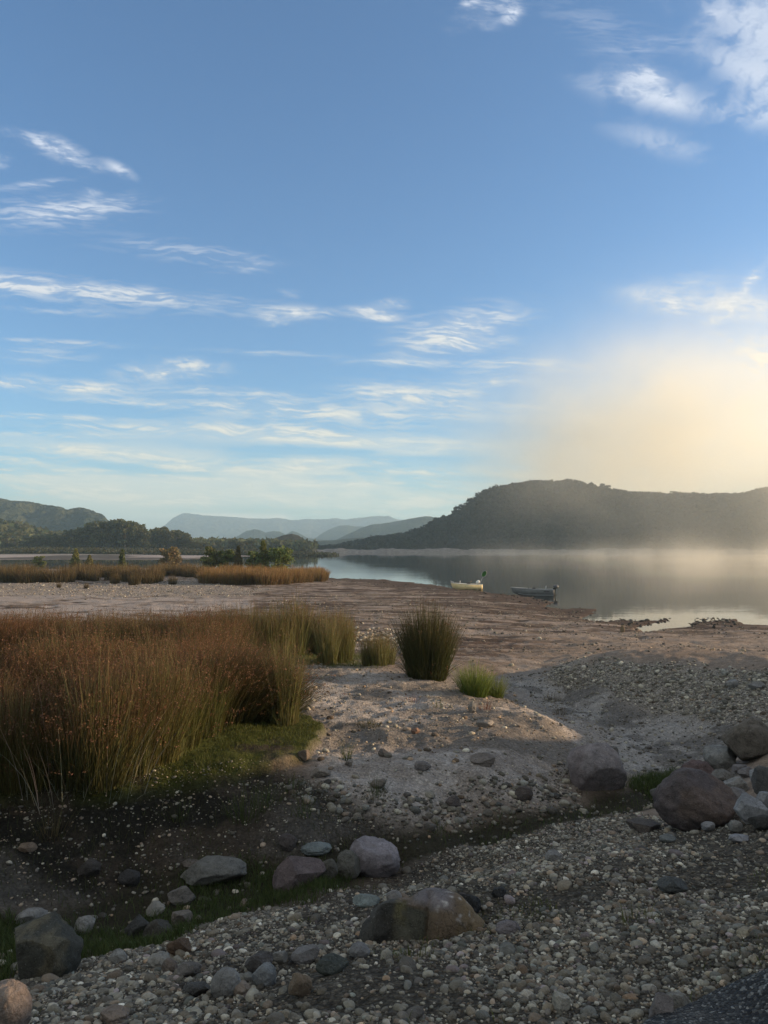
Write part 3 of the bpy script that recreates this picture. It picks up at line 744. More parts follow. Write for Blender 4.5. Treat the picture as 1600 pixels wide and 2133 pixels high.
shrub(82, 1184, 24, 18, 'round', (.085, .09, .03), 'faint pale green shrub near the left end of the dark row', 411)
# ---------------------------------------------------------------- short grass
def blades(P, h, w, col, lean=.5):
    n = len(P)
    a = R.random(n) * 6.283; d = np.stack([np.cos(a), np.sin(a), np.zeros(n)], -1)
    b = R.random(n) * 6.283; e = np.stack([np.cos(b), np.sin(b), np.zeros(n)], -1) * lean
    hh = (h * (.4 + .9 * R.random(n)))[:, None]
    up = np.array([0, 0, 1.0])
    V = np.stack([P - d * w, P + d * w, P + (up * .6 + e * .35) * hh + d * w * .7, P + (up * .6 + e * .35) * hh - d * w * .7,
                  P + (up + e) * hh + d * w * .1, P + (up + e) * hh - d * w * .1], 1).reshape(-1, 3)
    k = np.arange(n)[:, None] * 6
    Fq = np.concatenate([k + np.array([0, 1, 2, 3]), k + np.array([3, 2, 4, 5])])
    return V, Fq, tint(n, np.array(col), .4, 6)
def ground_pts(poly, n, seed, ymax=40, ymin=1.0, dens=None):
    """random ground points inside a zone of the shore, even in world area"""
    r = np.random.default_rng(seed)
    cx = (GX[:-1, :-1] + GX[1:, 1:]) / 2; cy = (GY[:-1, :-1] + GY[1:, 1:]) / 2
    ar = (GX[:-1, 1:] - GX[:-1, :-1]) * (GY[1:, :-1] - GY[:-1, :-1])
    px, py = (PXw[:-1, :-1], PYw[:-1, :-1])
    m = (cy < ymax) & (cy > ymin) & (np.abs(PXg[:-1, :-1] - 800) < 1000)
    ii = np.nonzero(m.ravel())[0]
    pm = polymask(px.ravel()[ii], py.ravel()[ii], poly, 10)
    wgt = ar.ravel()[ii] * pm
    if dens is not None: wgt = wgt * dens(cx.ravel()[ii], cy.ravel()[ii])
    k = ii[r.choice(len(ii), n, p=wgt / wgt.sum())]
    i, j = np.unravel_index(k, cx.shape)
    fa, fb = r.random(n), r.random(n)
    t = tg[i] + fa * (tg[i + 1] - tg[i]); u = ug[j] + fb * (ug[j + 1] - ug[j])
    y = np.exp(t) - 4; x = u * (y + 4)
    return np.stack([x, y, hz(x, y)], -1)
pat = lambda x, y: sstep(.38, .6, fbm(x * 1.1, y * 1.1, o=3, s=77)) + .08
gp = ground_pts(Z_GULLY, 20000, 1, dens=lambda x, y: sstep(.45, .62, fbm(x * 1.4, y * 1.4, o=4, s=77)) + .04)
gm_ = ground_pts(Z_MOSS, 32000, 2, ymax=14, dens=lambda x, y: sstep(.3, .55, fbm(x * 1.6, y * 1.6, o=3, s=78)) + .1)
gd = ground_pts(Z_DARK, 2500, 3, dens=pat)
gq = ground_pts(Z_MOSS2, 5000, 4)
gg = ground_pts(Z_GRAVEL, 1500, 14, dens=lambda x, y: sstep(.62, .72, fbm(x * 1.3, y * 1.3, o=3, s=79)) + .002)
V, Fq, cc = join([blades(gp, .075,   .0030, (.072, .095, .028)), blades(gm_, .04, .0028, (.075, .085, .018)), blades(gd, .07, .0028, (.06, .065, .022)), blades(gq, .08, .004, (.08, .09, .022)), blades(gg, .035, .002, (.10, .11, .03))])
tag(link('grass', np_mesh('grass', V, Fq, {'col': cc}, False, M_LEAF)), 'short dark grass and moss along the damp gully and bank', 'grass', kind='stuff')
# ---------------------------------------------------------------- stones
def ico(sub):
    import bmesh
    bm = bmesh.new(); bmesh.ops.create_icosphere(bm, subdivisions=sub, radius=1)
    V = np.array([v.co[:] for v in bm.verts]); Fq = np.array([[v.index for v in f.verts] for f in bm.faces]); bm.free()
    return V, Fq
ICO = {k: ico(k) for k in (1, 2, 3, 5)}
def stone_shape(sub, seed, dims=(1, 1, 1), cuts=6, cutd=.72, amp=.18, freq=1.3, fine=0.0, ang=0.0):
    V, Fq = ICO[sub]; V = V.copy(); r = np.random.default_rng(seed)
    n = fbm(V[:, 0] * freq + seed, V[:, 1] * freq + 5, V[:, 2] * freq + 9, o=3, s=seed)
    V *= (1 + amp * (n - .5) * 2)[:, None]
    for i in range(cuts):
        d = r.normal(size=3); d /= np.linalg.norm(d); c = cutd + .22 * r.random()
        dd = V @ d; V -= np.where(dd > c, (dd - c) * (1 - .12 * (1 - ang)), 0)[:, None] * d[None]
    if fine:
        f = fbm(V[:, 0] * 6 + seed, V[:, 1] * 6, V[:, 2] * 6, o=4, s=seed + 3); V *= (1 + fine * (f - .5))[:, None]
    return V * np.array(dims), Fq
def mat_stone(name, use_obj=True):
    a = NT(name); p = a.pos()
    c = a.n('ShaderNodeObjectInfo').outputs['Color'] if use_obj else a.attr('col').outputs['Color']
    f = a.noise(9, 6, p, .65); g = a.noise(60, 5, p, .7)
    k = a.math('MULTIPLY', a.ramp(f, [(.3, .68), (.7, 1.3)]), a.ramp(g, [(.3, .8), (.7, 1.2)]))
    base = a.mix(1.0, c, k, 'MULTIPLY')
    v = a.noise(23, 3, p, .5)
    base = a.mix(a.ramp(v, [(.62, 0), (.70, .35)]), base, (.05, .045, .04))
    li = a.noise(75, 4, p, .7)
    base = a.mix(a.ramp(li, [(.60, 0), (.66, .30)]), base, (.34, .33, .30))
    vo = a.n('ShaderNodeTexVoronoi', feature='DISTANCE_TO_EDGE'); vo.inputs['Scale'].default_value = 5.5
    wn = a.n('ShaderNodeTexNoise'); wn.inputs['Scale'].default_value = 6; wn.inputs['Detail'].default_value = 5; a.l(p, wn.inputs['Vector'])
    ad = a.n('ShaderNodeVectorMath', operation='MULTIPLY_ADD'); a.l(wn.outputs['Color'], ad.inputs[0]); ad.inputs[1].default_value = (.35, .35, .35); a.l(p, ad.inputs[2])
    a.l(ad.outputs[0], vo.inputs['Vector'])
    ck = a.ramp(vo.outputs['Distance'], [(.0, .45), (.022, 1.0)])
    base = a.mix(.8 if not use_obj and name == 'boulder_rock' else 0.0, base, a.mix(1.0, base, ck, 'MULTIPLY'))
    a.l(base, a.b.inputs['Base Color'])
    hh = a.math('ADD', a.math('MULTIPLY', f, .03), a.math('MULTIPLY', g, .014))
    a.l(a.bump(hh, .9, 1.0), a.b.inputs['Normal'])
    a.b.inputs['Roughness'].default_value = .8
    return a.m
M_ST = mat_stone('stone'); M_PEB = mat_stone('pebble', False)
PAL = np.array([1.03, 1.0, .90]) * np.array([(.30,.28,.24),(.24,.225,.20),(.36,.34,.30),(.20,.18,.155),(.27,.235,.19),(.17,.155,.14),(.44,.41,.37),(.24,.19,.155),(.30,.24,.19),(.115,.105,.10),(.22,.22,.21),(.52,.50,.47),(.26,.185,.13),(.25,.21,.22),(.19,.20,.185)])
PW = np.array([14, 15, 12, 10, 12, 9, 6, 6, 6, 4, 8, 2.5, 1.6, 3, 4]); PW = PW / PW.sum()
PSH = [[stone_shape(sub, 500 + i, (1, .6 + .3 * ((i * 37) % 10) / 10, .42 + .3 * ((i * 53) % 10) / 10), 5 + i % 4, .66, .2, ang=(i % 3) / 2) for i in range(14)] for sub in (1, 2)]
recs = []  # x,y,z,r,palette index,tone
def add_stones(P, r, r_, pal=None, sink=.25, tone=1.0):
    n = len(P)
    pi = r_.choice(len(PAL), n, p=PW) if pal is None else r_.choice(pal, n)
    for q in range(n): recs.append((P[q, 0], P[q, 1], P[q, 2] + r[q] * (.42 - sink), r[q], pi[q], tone))
r_ = np.random.default_rng(77)
def powr(n, lo, hi, k): 
    u = r_.random(n); return (lo ** -k + u * (hi ** -k - lo ** -k)) ** (-1 / k)
add_stones(ground_pts(Z_GRAVEL, 62000, 11, dens=lambda x, y: .2 + sstep(.38, .58, fbm(x * .8, y * .8, o=3, s=91))), powr(62000, .0065, .034, 1.8), r_)
add_stones(ground_pts(Z_GRAVEL, 360, 12), powr(360, .026, .06, 2.0), r_)
add_stones(ground_pts(Z_MOUND, 6000, 13, ymax=22), powr(6000, .014, .075, 1.9), r_, pal=[0, 1, 2, 2, 6, 10, 1, 0, 7], tone=1.05)
add_stones(ground_pts(Z_DARK, 2200, 15), powr(2200, .008, .042, 2.2), r_, pal=[0, 3, 5, 1, 4, 7, 2, 9, 8], tone=1.3)
add_stones(ground_pts(Z_GULLY, 500, 16), powr(500, .015, .06, 1.8), r_)
add_stones(ground_pts(Z_SAND, 3200, 17, ymax=20), powr(3200, .009, .07, 1.9), r_, pal=[0, 4, 7, 8, 3, 2, 1, 12])
add_stones(ground_pts(Z_WASH, 1400, 18, ymax=20), powr(1400, .012, .07, 1.9), r_, pal=[1, 3, 5, 10, 0, 9])
Z_PLAIN = [(560,1245),(900,1235),(1150,1272),(1330,1312),(1700,1312),(1700,1378),(1050,1392),(830,1372),(560,1300)]
add_stones(ground_pts(Z_PLAIN, 8000, 19, ymax=75, dens=lambda x, y: .1 + sstep(.5, .65, fbm(x * .4, y * .8, o=3, s=93))), powr(8000, .02, .10, 2.0), r_, pal=[0, 1, 3, 4, 5, 7, 9, 9, 3])
Z_ROW = [(700,1318),(800,1310),(850,1330),(830,1342),(720,1340)]
add_stones(ground_pts(Z_ROW, 260, 20, ymax=60), powr(260, .05, .15, 1.5), r_, pal=[2, 6, 4, 0, 8])
add_stones(ground_pts(Z_BEACH, 5200, 21, ymax=110), powr(5200, .04, .13, 2.2), r_, pal=[2, 6, 1, 0, 4, 8], tone=.8)
Z_SPITROCK = [(1300,1293),(1380,1286),(1530,1288),(1540,1299),(1320,1299)]
add_stones(ground_pts(Z_SPITROCK, 520, 22, ymax=60), powr(520, .06, .19, 1.3), r_, pal=[9, 9, 5, 3], tone=.55)
Z_EDGE = [(1000,1230),(1160,1254),(1250,1274),(1262,1292),(1340,1296),(1330,1312),(1200,1292),(1130,1262),(1000,1242)]
add_stones(ground_pts(Z_EDGE, 320, 23, ymax=90), powr(320, .05, .16, 1.6), r_, pal=[9, 9, 5, 3], tone=.55)
add_stones(ground_pts([(690,1203),(1000,1230),(1000,1240),(690,1212)], 500, 24, ymax=125), powr(500, .05, .14, 1.8), r_, pal=[9, 5, 3], tone=.6)
Z_SLOPE = [(560,1640),(720,1640),(900,1660),(1080,1630),(1200,1610),(1180,1670),(1000,1720),(850,1745),(640,1720)]
add_stones(ground_pts(Z_SLOPE, 1300, 25, ymax=20), powr(1300, .012, .075, 1.8), r_, pal=[1, 3, 5, 10, 0, 9, 7])
rec = np.array(recs)
ppx, ppy = proj(rec[:, 0], rec[:, 1], rec[:, 2])
dist = np.hypot(rec[:, 0], rec[:, 1])
# keep the big boulders' places free is not needed: small stones simply disappear under them
app = rec[:, 3] / np.hypot(dist, 2)
inview = (ppx > 5) & (ppx < 1595) & (ppy < 2128)
spit = rec[:, 5] < .7
order = np.argsort(-(app * inview * (~spit)))
NIND = 280
ind = order[:NIND]; rest = np.setdiff1d(np.arange(len(rec)), ind)
def stone_xf(n):
    a = r_.random(n) * 6.283; b = (r_.random(n) - .5) * .7; c = (r_.random(n) - .5) * .7
    return a, b, c
def rotm(a, b, c):
    ca, sa, cb, sb, cc, sc_ = np.cos(a), np.sin(a), np.cos(b), np.sin(b), np.cos(c), np.sin(c)
    z = np.zeros_like(a); o = np.ones_like(a)
    Rz = np.stack([ca, -sa, z, sa, ca, z, z, z, o], -1).reshape(-1, 3, 3)
    Rx = np.stack([o, z, z, z, cb, -sb, z, sb, cb], -1).reshape(-1, 3, 3)
    Ry = np.stack([cc, z, sc_, z, o, z, -sc_, z, cc], -1).reshape(-1, 3, 3)
    return Rz @ Rx @ Ry
parts = []
apx = app[rest] * F * .48
for lvl, sel in ((1, rest[(apx < 3.2)]), (2, rest[(apx >= 3.2)])):
    sh = np.arange(len(sel)) % 14
    for k in range(14):
        s = sel[sh == k]
        if not len(s): continue
        V0, F0 = PSH[lvl - 1][k]
        M = rotm(*stone_xf(len(s)))
        V = np.einsum('nij,vj->nvi', M, V0) * rec[s, 3][:, None, None] + rec[s, :3][:, None]
        Fq = F0[None] + (np.arange(len(s)) * len(V0))[:, None, None]
        cc = PAL[rec[s, 4].astype(int)] * (.38 + 1.35 * r_.random((len(s), 1)) ** 1.9) * rec[s, 5][:, None]
        parts.append((V.reshape(-1, 3), Fq.reshape(-1, 3), np.repeat(cc, len(V0), 0)))
V, Fq, cc = join(parts)
tag(link('pebbles', np_mesh('pebbles', V, Fq, {'col': cc}, True, M_PEB)), 'countless small pebbles strewn over the gravel, sand and mound', 'pebbles', kind='stuff')
CSH = [np_mesh('cobble', *stone_shape(3, 700 + i, (1, .62 + .3 * ((i * 37) % 10) / 10, .45 + .3 * ((i * 53) % 10) / 10), 6 + i % 5, .66 if i % 2 else .74, .22, fine=.08, ang=(i % 3) / 2), None, True, M_ST) for i in range(16)]
TONE = ['pale beige','grey','cream','dark brown','tan','dark grey','off-white','reddish brown','buff','black','blue-grey','white','orange brown','mauve','greenish grey']
ZL = ['on the near gravel', 'on the gravel mound beside the washed gully', 'on the pale sand', 'on the open mud plain', 'in the damp gully or dark slope']
def zone_of(px, py):
    q = [polymask(np.array([px]), np.array([py]), z, 4)[0] for z in (Z_GRAVEL, Z_MOUND, Z_SAND)]
    if max(q) > .5: return int(np.argmax(q))
    return 3 if py < 1400 else 4
for n_, i in enumerate(ind):
    x, y, z, r0, pi, tn = rec[i]; pi = int(pi)
    o = link('cobble', CSH[n_ % 16], None, (x, y, z)); o.scale = (r0, r0, r0)
    o.rotation_euler = ((r_.random() - .5) * .6, (r_.random() - .5) * .6, r_.random() * 6.28)
    c = PAL[pi] * (.50 + .55 * r_.random()); o.color = (*c, 1)
    zl = zone_of(ppx[i], ppy[i])
    tag(o, f'{TONE[pi]} cobble lying {ZL[zl]}', 'cobble', f'{TONE[pi]} cobbles {ZL[zl]}')
# ---- boulders one by one: px, py(base), width px, height px, colour, shape options, label
def boulder(px, pyb, wpx, hpx, col, label, seed, depth=.8, cuts=9, cutd=.62, amp=.26, ang=.9, rz=None, sink=.25, tilt=0.0, name='boulder', freq=1.2, col2=None, mask=None, fine=.15):
    g = G(px, pyb - hpx * .12); D = math.hypot(g[1], H - g[2])
    wd = wpx / F * D / 2; hh = hpx / F * D / 2 * .76
    col = tuple(.72 * (.72 * q + .28 * sum(col) / 3) for q in col); col2 = col2 and tuple(.74 * q for q in col2)
    V, Fq = stone_shape(5, seed, (1, 1, 1), cuts, cutd, amp, freq, fine, ang)
    V /= np.abs(V).max(0)[None]
    V = V * np.array([wd, wd * depth, hh * (1 + sink)])
    if tilt:
        c_, s_ = math.cos(tilt), math.sin(tilt); V = V @ np.array([[c_, 0, -s_], [0, 1, 0], [s_, 0, c_]])
    cc = np.repeat(np.array(col)[None], len(V), 0)
    if col2 is not None:
        m = sstep(.5, .62, fbm(V[:, 0] / wd * 1.6 + seed, V[:, 1] / wd * 1.6, V[:, 2] / wd * 1.6, o=3, s=seed))
        cc = cc * (1 - m[:, None]) + np.array(col2)[None] * m[:, None]
    me = np_mesh(name, V, Fq, {'col': cc}, True, M_BLD)
    o = link(name, me, None, (g[0], g[1] + wd * depth * .5, g[2] + hh * (1 - sink)))
    if rz: o.rotation_euler = (0, 0, rz)
    tag(o, label, name.replace('_', ' '))
    return o
M_BLD = mat_stone('boulder_rock', False)
GREYB = (.19, .175, .155)
boulder(72, 2056, 134, 140, (.085, .082, .06), 'large angular olive grey boulder at the left edge of the gully', 801, .8, 9, .55, .15, 1.0, col2=(.15, .13, .085))
boulder(4, 2165, 84, 100, (.33, .235, .17), 'rounded warm orange boulder on the near gravel at the bottom left corner', 802, .9, 3, .85, .15, 0)
boulder(433, 1852, 138, 54, (.20, .19, .16), 'flat grey slab boulder lying in the green gully', 803, .6, 7, .6, .15, .8)
boulder(617, 1865, 108, 80, (.185, .13, .125), 'blocky reddish boulder in the gully', 804, .6, 8, .52, .1, .9)
boulder(684, 1844, 36, 54, (.16, .145, .11), 'small upright brown block wedged beside the reddish boulder', 805, .8, 8, .6, .15, 1)
boulder(725, 1835, 52, 60, (.17, .16, .125), 'rounded olive boulder behind the lavender boulder', 806, .8, 5, .7)
boulder(782, 1836, 104, 86, (.29, .25, .265), 'smooth lavender boulder speckled with white lichen', 807, .7, 5, .68, .2, .4, tilt=.2, col2=(.36, .32, .33))
boulder(655, 1785, 66, 26, (.22, .26, .25), 'flat blue-green stone on the far edge of the gully', 808, .6, 5, .7)
boulder(598, 1775, 40, 36, (.11, .085, .075), 'dark brown rounded stone at the top edge of the gully', 809)
boulder(375, 1890, 54, 40, (.23, .20, .17), 'round grey-brown stone below the flat slab', 810, .8, 6, .66)
boulder(320, 1913, 38, 30, (.36, .33, .27), 'pale peaked stone on the gully grass', 811, .8, 8, .6, ang=1)
boulder(172, 1948, 42, 38, (.36, .345, .31), 'pale angular stone right of the large olive boulder', 812, .8, 9, .55, ang=1)
boulder(62, 1933, 58, 36, (.30, .285, .26), 'pale grey stone behind the large olive boulder', 813, .8, 7, .6)
boulder(330, 1968, 62, 44, (.085, .075, .055), 'dark mossy stone on the lower gully edge', 814, .8, 8, .6, ang=.8)
boulder(287, 1962, 58, 46, (.07, .068, .062), 'near black stone touching the dark mossy stone', 815, .8, 8, .6, ang=.8)
boulder(372, 1996, 48, 40, (.15, .085, .04), 'rust brown wedge of rock below the dark mossy stone', 816, .7, 9, .55, ang=1)
boulder(376, 1938, 40, 42, (.24, .19, .14), 'tan stone between gully grass and gravel', 817)
boulder(183, 1832, 46, 40, (.085, .07, .06), 'dark rounded stone on the dark slope', 818)
boulder(268, 1850, 44, 36, (.06, .055, .052), 'black jagged stone at the foot of the dark slope', 819, ang=1)
boulder(400, 1815, 42, 22, (.18, .14, .11), 'low brown stone behind the flat grey slab', 820)
boulder(55, 1778, 34, 22, (.30, .20, .12), 'orange tan stone on the dark slope', 821)
boulder(245, 2010, 36, 28, (.32, .31, .27), 'pale rough stone at the gully and gravel edge', 822, ang=1)
boulder(330, 2022, 44, 32, (.34, .31, .25), 'smooth cream cobble left of a brown one', 823, cuts=3, cutd=.8)
boulder(350, 2030, 30, 28, (.22, .16, .115), 'round brown cobble touching the smooth cream cobble', 824, cuts=3, cutd=.8)
boulder(392, 2040, 44, 30, (.22, .19, .16), 'grey brown cobble in the middle of the lower gravel', 825)
boulder(540, 2032, 58, 50, (.11, .095, .085), 'dark angular block with a pale vein on the gravel', 826, .8, 9, .55, ang=1)
boulder(581, 2010, 32, 24, (.26, .24, .20), 'pale square stone beside the dark angular block', 827, ang=1)
boulder(638, 2012, 58, 34, (.27, .25, .235), 'long leaning grey stone behind a dark green one', 828, tilt=-.3, depth=.6)
boulder(690, 2035, 62, 34, (.075, .085, .068), 'dark green flat stone on the lower gravel', 829, depth=.7)
boulder(468, 2083, 54, 56, (.28, .27, .245), 'big smooth grey egg shaped cobble on the lower gravel', 830, cuts=2, cutd=.85, amp=.1)
boulder(500, 2078, 36, 24, (.30, .22, .15), 'small orange tan cobble beside the egg shaped cobble', 831, cuts=3)
boulder(551, 2060, 48, 44, (.25, .26, .255), 'blue-grey cobble between dark block and orange rock', 832, cuts=5)
boulder(622, 2085, 48, 48, (.25, .17, .095), 'bright orange angular rock on the lower gravel', 833, .8, 9, .55, ang=1, tilt=.3)
boulder(410, 2080, 54, 28, (.10, .092, .082), 'dark flat brown stone left of the egg shaped cobble', 834, ang=.8)
boulder(232, 2140, 52, 34, (.33, .24, .17), 'buff cobble at the bottom edge of the gravel', 835, cuts=3)
boulder(1243, 1665, 126, 120, (.32, .27, .265), 'large mauve boulder at the end of the pale sand', 836, .8, 7, .55, .34, .7, freq=.9, col2=(.26, .22, .215))
boulder(1463, 1742, 172, 138, (.135, .10, .095), 'massive reddish brown boulder at the edge of the near gravel', 837, .8, 4, .72, .25, .2, freq=1.1, col2=(.165, .12, .10))
boulder(1460, 1640, 64, 56, (.185, .115, .105), 'red rounded boulder in the rock pile', 838, .8, 4, .72)
boulder(1514, 1610, 76, 66, (.30, .29, .26), 'pale grey boulder leaning on the brown slab in the rock pile', 839, .8, 8, .6, ang=.8)
boulder(1570, 1600, 110, 112, (.20, .165, .125), 'tall brown slab crowning the rock pile', 840, .6, 8, .58, ang=.9, tilt=.3)
boulder(1512, 1632, 48, 28, (.21, .19, .16), 'flat tan stone below the pale boulder in the rock pile', 841)
boulder(1602, 1668, 52, 76, (.15, .145, .135), 'dark grey boulder on the right side of the rock pile', 842)
boulder(1576, 1632, 32, 32, (.36, .37, .37), 'white angular stone in the rock pile', 843, ang=1)
boulder(1545, 1612, 30, 20, (.24, .21, .20), 'pinkish small stone below the brown slab', 844)
boulder(1560, 1622, 34, 24, (.25, .22, .21), 'mauve small stone left of the white angular stone', 845)
boulder(1537, 1662, 50, 44, (.31, .29, .26), 'pale rough stone above the massive reddish boulder', 846, ang=.8)
boulder(1540, 1678, 60, 36, (.26, .235, .225), 'pinkish grey stone against the massive reddish boulder', 847)
boulder(1480, 1640, 26, 26, (.37, .36, .33), 'small white stone before the red rounded boulder', 848)
boulder(1449, 1652, 20, 20, (.36, .345, .31), 'tiny pale round stone left of the small white stone', 849)
boulder(1492, 1646, 28, 22, (.30, .28, .25), 'cream stone right of the small white stone', 850)
boulder(1566, 1722, 66, 72, (.34, .34, .345), 'white boulder with a dark rough side right of the massive one', 851, .8, 6, .62, ang=.8)
boulder(1597, 1690, 40, 40, (.32, .32, .325), 'pale blue-grey boulder at the right edge above the white one', 852)
boulder(1590, 1735, 44, 40, (.07, .066, .06), 'dark rock at the right edge of the gravel', 853)
boulder(1408, 1672, 46, 36, (.25, .235, .205), 'cleft grey stone left of the massive reddish boulder', 854)
boulder(1372, 1665, 30, 24, (.18, .17, .15), 'grey stone left of the cleft one', 855)
boulder(1345, 1735, 70, 22, (.135, .105, .085), 'low brown flat rock left of the massive boulder', 856)
boulder(1535, 1738, 26, 28, (.27, .255, .225), 'egg shaped stone at the right foot of the massive boulder', 857, cuts=2)
boulder(1478, 1735, 26, 24, (.31, .30, .30), 'pale stone at the foot of the massive boulder', 858, cuts=3)
boulder(1436, 1733, 24, 20, (.22, .23, .20), 'green-grey stone at the left foot of the massive boulder', 859, cuts=3)
boulder(1392, 1757, 36, 18, (.21, .225, .21), 'flat green-grey stone below the massive boulder', 860, cuts=4)
boulder(1545, 1758, 44, 16, (.33, .32, .33), 'white flat stone on the right gravel', 861, ang=1)
boulder(1405, 1868, 56, 38, (.10, .105, .10), 'dark slate coloured rounded stone on the right gravel', 862, cuts=4, cutd=.75)
boulder(1155, 1798, 34, 24, (.32, .30, .27), 'pale oval cobble on the middle gravel', 863, cuts=3)
boulder(1278, 1574, 26, 20, (.17, .155, .13), 'dark round stone in the washed gully', 864)
boulder(1092, 1672, 38, 34, (.115, .085, .07), 'dark brown stone on the lower sand edge', 865)
boulder(943, 1690, 36, 32, (.14, .105, .085), 'brown boulder on the grey sand slope', 866)
boulder(968, 1915, 62, 50, (.045, .045, .045), 'black angular rock behind the cracked brown boulder', 867, .8, 10, .52, ang=1)
boulder(1040, 1872, 28, 22, (.055, .055, .055), 'small black block on the middle gravel', 868, ang=1)
boulder(762, 1892, 52, 24, (.25, .30, .275), 'pale teal flat stone on the gravel above the cracked boulder', 869, ang=.9)
boulder(820, 1885, 32, 26, (.29, .26, .23), 'pinkish square stone right of the teal one', 870, ang=.8)
boulder(750, 1998, 40, 28, (.26, .25, .24), 'flat oval grey cobble left of the cracked boulder', 871, cuts=2)
boulder(1063, 1950, 52, 26, (.24, .20, .20), 'mauve elongated stone right of the cracked boulder', 872, cuts=3, tilt=-.2)
boulder(1170, 2112, 36, 40, (.42, .385, .30), 'cream block at the bottom of the gravel', 873, cuts=8, cutd=.6, ang=.8)
boulder(1385, 2140, 50, 60, (.24, .205, .19), 'mauve grey stone against the asphalt edge', 874)
boulder(1412, 2112, 52, 36, (.31, .285, .235), 'tan pointed stone above the asphalt edge', 875, ang=.8)
boulder(1297, 1320, 10, 20, (.30, .21, .10), 'upright yellowish slab standing on the mud plain', 876, .4, 6, .6, ang=1)
boulder(1010, 1598, 56, 26, (.24, .19, .15), 'long tan rock topping the stone heap on the sand', 877, ang=.8)
boulder(880, 1608, 36, 22, (.25, .21, .19), 'pinkish flat rock at the left of the stone heap', 878, ang=.8)
boulder(1012, 1518, 38, 22, (.33, .28, .23), 'pale oval rock in the upper sand', 879)
boulder(865, 1530, 20, 14, (.28, .14, .08), 'orange red stone on the pale sand', 880)
boulder(798, 1578, 24, 18, (.20, .16, .13), 'brown stone near the single upright tuft', 881)
boulder(985, 1488, 20, 26, (.30, .26, .21), 'tilted tan stone below the bright green tuft', 882)
boulder(668, 1622, 42, 22, (.30, .24, .18), 'wedge shaped tan rock below the moss bank', 883, ang=1)
boulder(790, 1645, 36, 24, (.22, .17, .13), 'brown pair-topped rock on the lower sand', 884, ang=1)
boulder(632, 1590, 24, 30, (.20, .14, .09), 'pinkish clay block at the tip of the moss bank', 885, ang=1)
boulder(728, 1598, 18, 16, (.30, .24, .18), 'small tan stone left of the brown stone on sand', 886)
boulder(1530, 1435, 30, 22, (.31, .295, .27), 'pale boulder on the crest of the gravel mound', 887, ang=.8)
boulder(1580, 1438, 34, 18, (.30, .285, .26), 'flat pale boulder at the right end of the mound crest', 888, ang=.8)
boulder(1490, 1488, 18, 13, (.33, .31, .28), 'pale block on the flank of the gravel mound', 889, ang=1)
# the cracked brown boulder: one hump with a split face at its left
def cracked_boulder():
    g = G(890, 1962); D = math.hypot(g[1], H - g[2]); k = D / F
    V, Fq = ICO[5]; V = V.copy()
    d = V.copy()
    def ell(c, a):   # radius of an ellipsoid centred off origin along direction d
        o = -np.array(c) / np.array(a); q = d / np.array(a)
        A = (q * q).sum(1); B = (q * o).sum(1); Cc = (o * o).sum() - 1
        disc = B * B - A * Cc
        return np.where(disc > 0, (-B + np.sqrt(np.maximum(disc, 0))) / A, 0)
    r = np.maximum.reduce([ell((.22, 0, -.05), (.60, .55, .62)), ell((-.25, -.04, -.18), (.62, .5, .50)), ell((.55, 0, -.25), (.45, .42, .48)), ell((-.62, -.05, -.42), (.36, .4, .42))])
    V = d * np.maximum(r, .25)[:, None]
    n = fbm(d[:, 0] * 2 + 3, d[:, 1] * 2, d[:, 2] * 2, o=4, s=5); V *= (1 + .16 * (n - .5))[:, None]
    # flat split face looking out to the front left
    nrm = np.array([-.35, -.93, .12]); nrm /= np.linalg.norm(nrm)
    m = (V[:, 0] < .0) & (V[:, 0] > -.75)
    dd = V @ nrm; cut = .30
    V -= np.where(m & (dd > cut), dd - cut, 0)[:, None] * nrm
    # notch between the two lobes and a thin crack
    f = np.exp(-((V[:, 0] - .02) / .045) ** 2) * (V[:, 1] < 0); V *= (1 - .16 * f)[:, None]
    cr = np.exp(-((V[:, 0] + .30 + .35 * (V[:, 2] - .1)) / .018) ** 2) * (V[:, 1] < 0) * (V[:, 2] < .32); V *= (1 - .10 * cr)[:, None]
    fz = fbm(d[:, 0] * 9, d[:, 1] * 9, d[:, 2] * 9, o=4, s=6); V *= (1 + .05 * (fz - .5))[:, None]
    C0 = np.repeat(np.array([(.145, .105, .068)]), len(V), 0)
    nn = fbm(V[:, 0] * 3, V[:, 1] * 3, V[:, 2] * 3 + 4, o=4, s=8)
    def mx(c, f): return C0 * (1 - f[:, None]) + np.array(c)[None] * f[:, None]
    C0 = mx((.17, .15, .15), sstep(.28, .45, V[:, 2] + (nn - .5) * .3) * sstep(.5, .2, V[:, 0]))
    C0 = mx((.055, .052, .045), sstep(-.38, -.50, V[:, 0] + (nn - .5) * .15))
    C0 = mx((.105, .10, .075), sstep(.02, -.03, V[:, 0]) * sstep(-.50, -.45, V[:, 0]) * sstep(.30, .22, V[:, 2]) * (V[:, 1] < 0))
    C0 = mx((.125, .11, .055), sstep(.5, .6, nn) * sstep(-.30, -.35, V[:, 0]) * sstep(-.52, -.47, V[:, 0]) * (V[:, 1] < 0))
    C0 = mx((.20, .14, .075), sstep(.35, .6, V[:, 0] + (nn - .5) * .4) * .8)
    C0 = mx((.45, .42, .38), sstep(.66, .72, fbm(V[:, 0] * 14, V[:, 1] * 14, V[:, 2] * 14, o=3, s=9)) * sstep(.1, .3, V[:, 2]) * sstep(0, .3, V[:, 0]))
    V = V * np.array([118 * k * 1.02, 92 * k, 92 * k])
    me = np_mesh('boulder', V, Fq, {'col': C0}, True, M_BLD)
    o = link('boulder', me, None, (g[0], g[1] + .15, g[2] + 20 * k)); o.rotation_euler = (0, math.radians(6), 0)
    tag(o, 'cracked brown hump backed boulder with a dark split face on the near gravel', 'boulder')
cracked_boulder()
